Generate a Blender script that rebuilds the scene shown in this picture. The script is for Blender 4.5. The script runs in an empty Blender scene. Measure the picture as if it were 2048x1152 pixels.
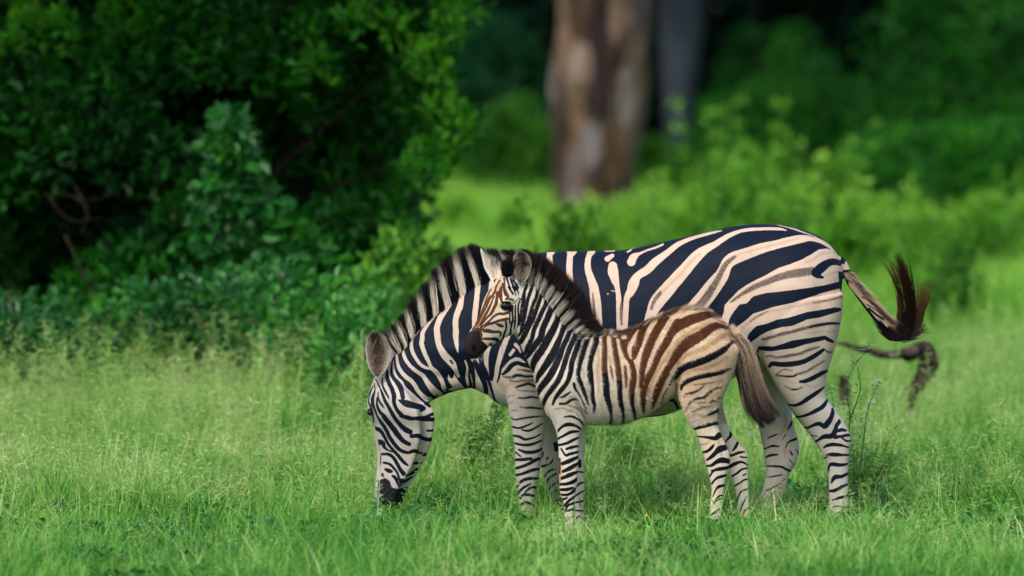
import bpy, math, random
import numpy as np
from mathutils import Vector, noise as mnoise

rng = np.random.default_rng(7)
random.seed(7)
SC = bpy.context.scene
COL = SC.collection

# ------------------------------------------------------------------ camera
CAM_Y, CAM_Z, FPX = -24.0, 2.1, 10896.0
PITCH = math.atan((576 - 132) / FPX)
cam_data = bpy.data.cameras.new("camera")
cam_data.sensor_width = 36.0
cam_data.lens = FPX * 36 / 2048
cam_data.clip_start = 0.5
cam_data.clip_end = 2000
cam_data.dof.use_dof = True
cam_data.dof.focus_distance = 23.65
cam_data.dof.aperture_fstop = cam_data.lens / 108.0
cam = bpy.data.objects.new("camera", cam_data)
cam.location = (0, CAM_Y, CAM_Z)
cam.rotation_euler = (math.pi / 2 - PITCH, 0, 0)
COL.objects.link(cam)
SC.camera = cam

# ------------------------------------------------------------------ sky, sun
SUN_EL, SUN_AZ = math.radians(52), math.radians(-152)   # azimuth from +Y, clockwise seen from above
world = bpy.data.worlds.new("World")
SC.world = world
world.use_nodes = True
wn = world.node_tree
bg = wn.nodes["Background"]
sky = wn.nodes.new("ShaderNodeTexSky")
sky.sky_type = 'NISHITA'
sky.sun_disc = False
sky.sun_elevation = SUN_EL
sky.sun_rotation = SUN_AZ
sky.dust_density = 3.0
sky.air_density = 1.0
wn.links.new(sky.outputs[0], bg.inputs[0])
bg.inputs[1].default_value = 0.15
sun_d = bpy.data.lights.new("sun", 'SUN')
sun_d.energy = 1.7
sun_d.angle = math.radians(15)
sun_d.color = (1.0, 0.95, 0.86)
sun = bpy.data.objects.new("sun", sun_d)
sdir = Vector((math.sin(SUN_AZ) * math.cos(SUN_EL), math.cos(SUN_AZ) * math.cos(SUN_EL), math.sin(SUN_EL)))
sun.rotation_euler = sdir.to_track_quat('Z', 'Y').to_euler()
COL.objects.link(sun)
SC.view_settings.view_transform = 'Standard'
SC.view_settings.look = 'None'
SC.view_settings.gamma = 1
SC.view_settings.exposure = 0.55
SC.cycles.use_denoising = True
SC.cycles.max_bounces = 6
SC.cycles.diffuse_bounces = 3
SC.cycles.transmission_bounces = 3
SC.cycles.transparent_max_bounces = 4
SC.cycles.use_adaptive_sampling = True
SC.cycles.adaptive_threshold = 0.02

# ------------------------------------------------------------------ helpers
CP, SP = math.cos(PITCH), math.sin(PITCH)
def at(px, py, Y):
    """point of the world that a photo pixel shows on the upright plane y = Y"""
    px = np.asarray(px, float); py = np.asarray(py, float)
    u = (576 - py) / FPX
    dy = CP + SP * u
    dz = -SP + CP * u
    t = (Y - CAM_Y) / dy
    return np.stack([t * (px - 1024) / FPX, np.zeros_like(px) + Y, CAM_Z + t * dz], -1)

def side_px(P, Ymid):
    """side-view coat coordinates of body points (both flanks share one pattern)"""
    yy = Ymid - np.abs(P[:, 1] - Ymid)
    d = yy - CAM_Y
    vx, vz = P[:, 0], P[:, 2] - CAM_Z
    fwd = CP * d - SP * vz
    up = SP * d + CP * vz
    return 1024 + FPX * vx / fwd, 576 - FPX * up / fwd

def mesh_np(name, verts, faces=None, loops=None, starts=None, totals=None, smooth=True):
    me = bpy.data.meshes.new(name)
    verts = np.asarray(verts, np.float32)
    me.vertices.add(len(verts)); me.vertices.foreach_set("co", verts.ravel())
    if faces is not None:
        faces = np.asarray(faces, np.int32)
        k = faces.shape[1]
        loops = faces.ravel(); starts = np.arange(len(faces)) * k; totals = np.full(len(faces), k)
    if loops is not None and len(loops):
        me.loops.add(len(loops)); me.loops.foreach_set("vertex_index", np.asarray(loops, np.int32))
        me.polygons.add(len(starts))
        me.polygons.foreach_set("loop_start", np.asarray(starts, np.int32))
        me.polygons.foreach_set("loop_total", np.asarray(totals, np.int32))
        me.polygons.foreach_set("use_smooth", np.full(len(starts), smooth))
    me.update(calc_edges=True)
    return me

def attr(me, name, vals, typ='FLOAT'):
    a = me.attributes.new(name, typ, 'POINT')
    vals = np.asarray(vals, np.float32)
    if typ == 'FLOAT': a.data.foreach_set("value", vals.ravel())
    elif typ == 'FLOAT_COLOR': a.data.foreach_set("color", vals.ravel())
    elif typ == 'FLOAT_VECTOR': a.data.foreach_set("vector", vals.ravel())

def link(name, me, mat=None, parent=None, **props):
    o = bpy.data.objects.new(name, me)
    COL.objects.link(o)
    if mat is not None:
        for m in (mat if isinstance(mat, (list, tuple)) else [mat]): me.materials.append(m)
    if parent is not None: o.parent = parent
    for k, v in props.items(): o[k] = v
    return o

def thing(name, label, cat, loc=(0, 0, 0), group=None):
    o = bpy.data.objects.new(name, None)
    COL.objects.link(o)
    o.location = loc
    o.empty_display_size = 0.1
    o['label'] = label; o['category'] = cat
    if group: o['group'] = group
    return o

def keep_parent(o, parent):
    """child meshes are modelled in world coordinates"""
    o.parent = parent
    o.location = tuple(-c for c in parent.location)

class NT:
    """tiny node builder"""
    def __init__(s, name):
        s.m = bpy.data.materials.new(name); s.m.use_nodes = True
        s.t = s.m.node_tree; s.t.nodes.clear()
    def n(s, typ, ins=None, **kw):
        nd = s.t.nodes.new(typ)
        for k, v in kw.items(): setattr(nd, k, v)
        for k, v in (ins or {}).items():
            if isinstance(v, bpy.types.NodeSocket): s.t.links.new(v, nd.inputs[k])
            else: nd.inputs[k].default_value = v
        return nd
    def math(s, op, a, b=0.0, c=None):
        i = {0: a, 1: b}
        if c is not None: i[2] = c
        return s.n("ShaderNodeMath", i, operation=op).outputs[0]
    def mix(s, f, a, b):
        nd = s.n("ShaderNodeMix", data_type='RGBA')
        for k, v in ((0, f), (6, a), (7, b)):
            if isinstance(v, bpy.types.NodeSocket): s.t.links.new(v, nd.inputs[k])
            else: nd.inputs[k].default_value = v if k == 0 else tuple(v) + (1.0,) * (4 - len(v))
        return nd.outputs[2]
    def ramp(s, f, pts):
        nd = s.n("ShaderNodeValToRGB", {0: f})
        cr = nd.color_ramp
        while len(cr.elements) < len(pts): cr.elements.new(0.5)
        for e, (p, c) in zip(cr.elements, pts):
            e.position = p; e.color = tuple(c) + (1.0,) * (4 - len(c))
        return nd.outputs[0]
    def smooth(s, x, lo, hi):
        return s.n("ShaderNodeMapRange", {0: x, 1: lo, 2: hi, 3: 0.0, 4: 1.0}, interpolation_type='SMOOTHSTEP').outputs[0]
    def a(s, name, out=2):
        return s.n("ShaderNodeAttribute", attribute_name=name).outputs[out]
    def noise(s, scale, detail=3, vec=None, rough=0.5):
        i = {'Scale': scale, 'Detail': detail, 'Roughness': rough}
        if vec is not None: i['Vector'] = vec
        return s.n("ShaderNodeTexNoise", i).outputs[0]
    def pos(s): return s.n("ShaderNodeNewGeometry").outputs[0]
    def out(s, sh):
        o = s.n("ShaderNodeOutputMaterial"); s.t.links.new(sh, o.inputs[0]); return s.m

def foliage_mat(name, cols, at_name='lv', patch=0.7, rough=0.45, trans=0.35, spec=0.4, tw=(1.25, 1.3, 0.55)):
    """leaf or grass: colours picked per leaf (attribute) shifted by soft world patches"""
    k = NT(name)
    p = k.pos()
    nz = k.smooth(k.noise(patch, 3, p), 0.32, 0.68)
    nz2 = k.smooth(k.noise(patch * 5.3, 2, p), 0.3, 0.7)
    f = k.math('ADD', k.math('MULTIPLY', k.a(at_name), 0.60), k.math('ADD', k.math('MULTIPLY', nz, 0.25), k.math('MULTIPLY', nz2, 0.15)))
    c = k.ramp(f, [(i / (len(cols) - 1) * 0.8 + 0.1, c) for i, c in enumerate(cols)])
    bs = k.n("ShaderNodeBsdfPrincipled", {'Base Color': c, 'Roughness': rough, 'Specular IOR Level': spec})
    tc = k.n("ShaderNodeVectorMath", {0: c, 1: tw}, operation='MULTIPLY').outputs[0]
    tr = k.n("ShaderNodeBsdfTranslucent", {'Color': tc})
    mx = k.n("ShaderNodeMixShader", {0: trans, 1: bs.outputs[0], 2: tr.outputs[0]})
    return k.out(mx.outputs[0])

def catmull(P, n):
    P = np.asarray(P, float)
    if len(P) < 3:
        t = np.linspace(0, 1, n + 1)[:, None]
        return P[0] * (1 - t) + P[-1] * t
    Q = np.vstack([2 * P[0] - P[1], P, 2 * P[-1] - P[-2]])
    out = []
    t = (np.arange(n) / n)[:, None]
    for i in range(1, len(Q) - 2):
        a, b, c, d = Q[i - 1], Q[i], Q[i + 1], Q[i + 2]
        out.append(0.5 * ((2 * b) + (c - a) * t + (2 * a - 5 * b + 4 * c - d) * t ** 2 + (3 * b - a - 3 * c + d) * t ** 3))
    out.append(P[-1:])
    return np.vstack(out)

def rings_mesh(R):
    """closed tube from rings R (n,k,3) with fan caps -> verts, tris"""
    n, k, _ = R.shape
    V = R.reshape(-1, 3)
    i = np.arange(n - 1)[:, None] * k; j = np.arange(k)[None, :]; j2 = (j + 1) % k
    a, b, c, d = (i + j).ravel(), (i + j2).ravel(), (i + k + j2).ravel(), (i + k + j).ravel()
    F = np.vstack([np.stack([a, b, c], 1), np.stack([a, c, d], 1)])
    c0, c1 = len(V), len(V) + 1
    V = np.vstack([V, R[0].mean(0), R[-1].mean(0)])
    jj = np.arange(k)
    F = np.vstack([F, np.stack([np.full(k, c0), (jj + 1) % k, jj], 1),
                   np.stack([np.full(k, c1), (n - 1) * k + jj, (n - 1) * k + (jj + 1) % k], 1)])
    return V, F

TH = np.linspace(0, 2 * np.pi, 40, endpoint=False)
def loft(st, sub=6, e=2.2, yaw=0.0, egg=0.0):
    """st rows: ax,ay,bx,by,yc,hw  (photo silhouette edges A and B, depth centre, half width in metres)"""
    S = catmull(st, sub)
    A = np.array([at(r[0], r[1], r[4]) for r in S]); B = np.array([at(r[2], r[3], r[4]) for r in S])
    c, u = (A + B) / 2, (A - B) / 2
    hw = S[:, 5]
    # rounded ends
    R = []
    for q in (0.35, 0.75):
        R.append((c[0] + (c[0] - c[1]) * (1 - q) * 0.6, u[0] * q, hw[0] * q))
    R += [(c[i], u[i], hw[i]) for i in range(len(c))]
    for q in (0.75, 0.35):
        R.append((c[-1] + (c[-1] - c[-2]) * (1 - q) * 0.6, u[-1] * q, hw[-1] * q))
    ct, sn = np.cos(TH), np.sin(TH)
    cx = np.sign(ct) * np.abs(ct) ** (2 / e); sx = np.sign(sn) * np.abs(sn) ** (2 / e)
    sx = sx * (1 - egg * cx)
    v = np.array([math.sin(yaw), math.cos(yaw), 0])
    rings = np.array([cc + cx[:, None] * uu + sx[:, None] * v * h for cc, uu, h in R])
    return rings_mesh(rings)

def merge(parts):
    V, F, o = [], [], 0
    for v, f in parts:
        V.append(v); F.append(np.asarray(f) + o); o += len(v)
    return np.vstack(V), np.vstack(F)

def remeshed(parts, voxel, smooth_it, sub=1):
    V, F = merge(parts)
    me = mesh_np("tmp", V, F)
    o = bpy.data.objects.new("tmp", me); COL.objects.link(o)
    m = o.modifiers.new("r", 'REMESH'); m.mode = 'VOXEL'; m.voxel_size = voxel
    s = o.modifiers.new("s", 'SMOOTH'); s.factor = 0.5; s.iterations = smooth_it
    if sub:
        b = o.modifiers.new("b", 'SUBSURF'); b.levels = sub; b.render_levels = sub
    dg = bpy.context.evaluated_depsgraph_get()
    ev = o.evaluated_get(dg).to_mesh()
    n = len(ev.vertices); co = np.empty(n * 3, np.float32); ev.vertices.foreach_get("co", co)
    nl = len(ev.loops); lv = np.empty(nl, np.int32); ev.loops.foreach_get("vertex_index", lv)
    npoly = len(ev.polygons); ls = np.empty(npoly, np.int32); lt = np.empty(npoly, np.int32)
    ev.polygons.foreach_get("loop_start", ls); ev.polygons.foreach_get("loop_total", lt)
    nr = np.empty(n * 3, np.float32); ev.vertices.foreach_get("normal", nr)
    o.evaluated_get(dg).to_mesh_clear()
    bpy.data.objects.remove(o); bpy.data.meshes.remove(me)
    return co.reshape(-1, 3), lv, ls, lt, nr.reshape(-1, 3)

# ------------------------------------------------------------------ coat pattern: traced strokes -> distance fields
CR = dict(A1=(700, 470, 5.12), A2=(700, 670, 6.817), A3=(700, 830, 6.817), B1=(1080, 430, 5.12), B2=(1400, 430, 6.4),
          B3=(1400, 590, 6.4), B4=(1480, 750, 7.877), B5=(1480, 890, 6.262), C1=(920, 490, 12.8), C2=(920, 570, 7.2),
          C3=(1040, 500, 5.76), C4=(1000, 660, 5.76), C5=(1160, 620, 4.8), C6=(1320, 600, 4.43), D1=(1000, 820, 4.43),
          D2=(1340, 780, 7.2), D3=(1380, 900, 6.4), D4=(1660, 480, 3.03), D5=(960, 680, 6.4), X=(0, 0, 1.0))
GX0, GY0, GW, GH = 700, 430, 1100, 700

class Coat:
    def __init__(s):
        s.sd = np.full((GH, GW), 30.0, np.float32)
        s.kind = np.zeros((GH, GW), np.float32)
        s.tan = np.full((GH, GW), 30.0, np.float32)
        s.mot = np.full((GH, GW), 30.0, np.float32)
    def _win(s, x, y, m):
        x0 = int(max(0, x.min() - m - GX0)); x1 = int(min(GW, x.max() + m - GX0 + 1))
        y0 = int(max(0, y.min() - m - GY0)); y1 = int(min(GH, y.max() + m - GY0 + 1))
        return x0, x1, y0, y1
    def stroke(s, kind, pts):
        pts = np.asarray(pts, float)
        if len(pts) == 1: pts = np.vstack([pts, pts + [0.01, 0, 0]])
        P = catmull(pts, 5) if len(pts) > 2 else pts
        r = np.maximum(P[:, 2] / 2, 0.35)
        m = r.max() + 14
        x0, x1, y0, y1 = s._win(P[:, 0], P[:, 1], m)
        if x1 <= x0 or y1 <= y0: return
        gx, gy = np.meshgrid(np.arange(x0, x1) + GX0, np.arange(y0, y1) + GY0)
        best = np.full(gx.shape, 30.0)
        for i in range(len(P) - 1):
            a, b = P[i, :2], P[i + 1, :2]
            d = b - a; L = d @ d + 1e-9
            t = np.clip(((gx - a[0]) * d[0] + (gy - a[1]) * d[1]) / L, 0, 1)
            q = np.hypot(gx - a[0] - t * d[0], gy - a[1] - t * d[1]) - (r[i] * (1 - t) + r[i + 1] * t)
            np.minimum(best, q, out=best)
        s.put(kind, best, (slice(y0, y1), slice(x0, x1)))
    def poly(s, kind, pts):
        P = np.asarray(pts, float)
        x0, x1, y0, y1 = s._win(P[:, 0], P[:, 1], 14)
        gx, gy = np.meshgrid(np.arange(x0, x1) + GX0, np.arange(y0, y1) + GY0)
        best = np.full(gx.shape, 30.0); ins = np.zeros(gx.shape, bool)
        for i in range(len(P)):
            a, b = P[i], P[(i + 1) % len(P)]
            d = b - a; L = d @ d + 1e-9
            t = np.clip(((gx - a[0]) * d[0] + (gy - a[1]) * d[1]) / L, 0, 1)
            np.minimum(best, np.hypot(gx - a[0] - t * d[0], gy - a[1] - t * d[1]), out=best)
            if a[1] != b[1]:
                c = ((a[1] > gy) != (b[1] > gy)) & (gx < (b[0] - a[0]) * (gy - a[1]) / (b[1] - a[1]) + a[0])
                ins ^= c
        s.put(kind, np.where(ins, -best, best), (slice(y0, y1), slice(x0, x1)))
    def put(s, kind, q, w):
        if kind in 'kbq':
            near = q < s.sd[w]
            s.kind[w] = np.where(near, {'b': 1.0, 'q': 0.12, 'k': 0.0}[kind], s.kind[w])
            s.sd[w] = np.minimum(s.sd[w], q)
        elif kind == 'w': s.sd[w] = np.maximum(s.sd[w], -q)
        elif kind == 't': s.tan[w] = np.minimum(s.tan[w], q)
        elif kind == 'm': s.mot[w] = np.minimum(s.mot[w], q)
    def run(s, ops):
        """ops text: 'kind CROP x,y,w x,y,w CROP ...' per line; upper-case kind = filled polygon (x,y)"""
        for ln in ops.strip().splitlines():
            tk = ln.split()
            if not tk: continue
            kind, cr, pts = tk[0], None, []
            for t in tk[1:]:
                if t in CR: cr = CR[t]; continue
                v = [float(q) for q in t.split(',')]
                w = v[2] if len(v) > 2 else (pts[-1][2] * cr[2] if pts else 10.0)
                pts.append((cr[0] + v[0] / cr[2], cr[1] + v[1] / cr[2], w / cr[2]))
            if kind.isupper(): s.poly(kind.lower(), [p[:2] for p in pts])
            else: s.stroke(kind, pts)
    def sample(s, px, py):
        x = np.clip(px - GX0, 0, GW - 1.001); y = np.clip(py - GY0, 0, GH - 1.001)
        i, j = y.astype(int), x.astype(int); fy, fx = y - i, x - j
        r = []
        for g in (s.sd, s.kind, s.tan, s.mot):
            r.append(g[i, j] * (1 - fy) * (1 - fx) + g[i + 1, j] * fy * (1 - fx) + g[i, j + 1] * (1 - fy) * fx + g[i + 1, j + 1] * fy * fx)
        return r
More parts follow.
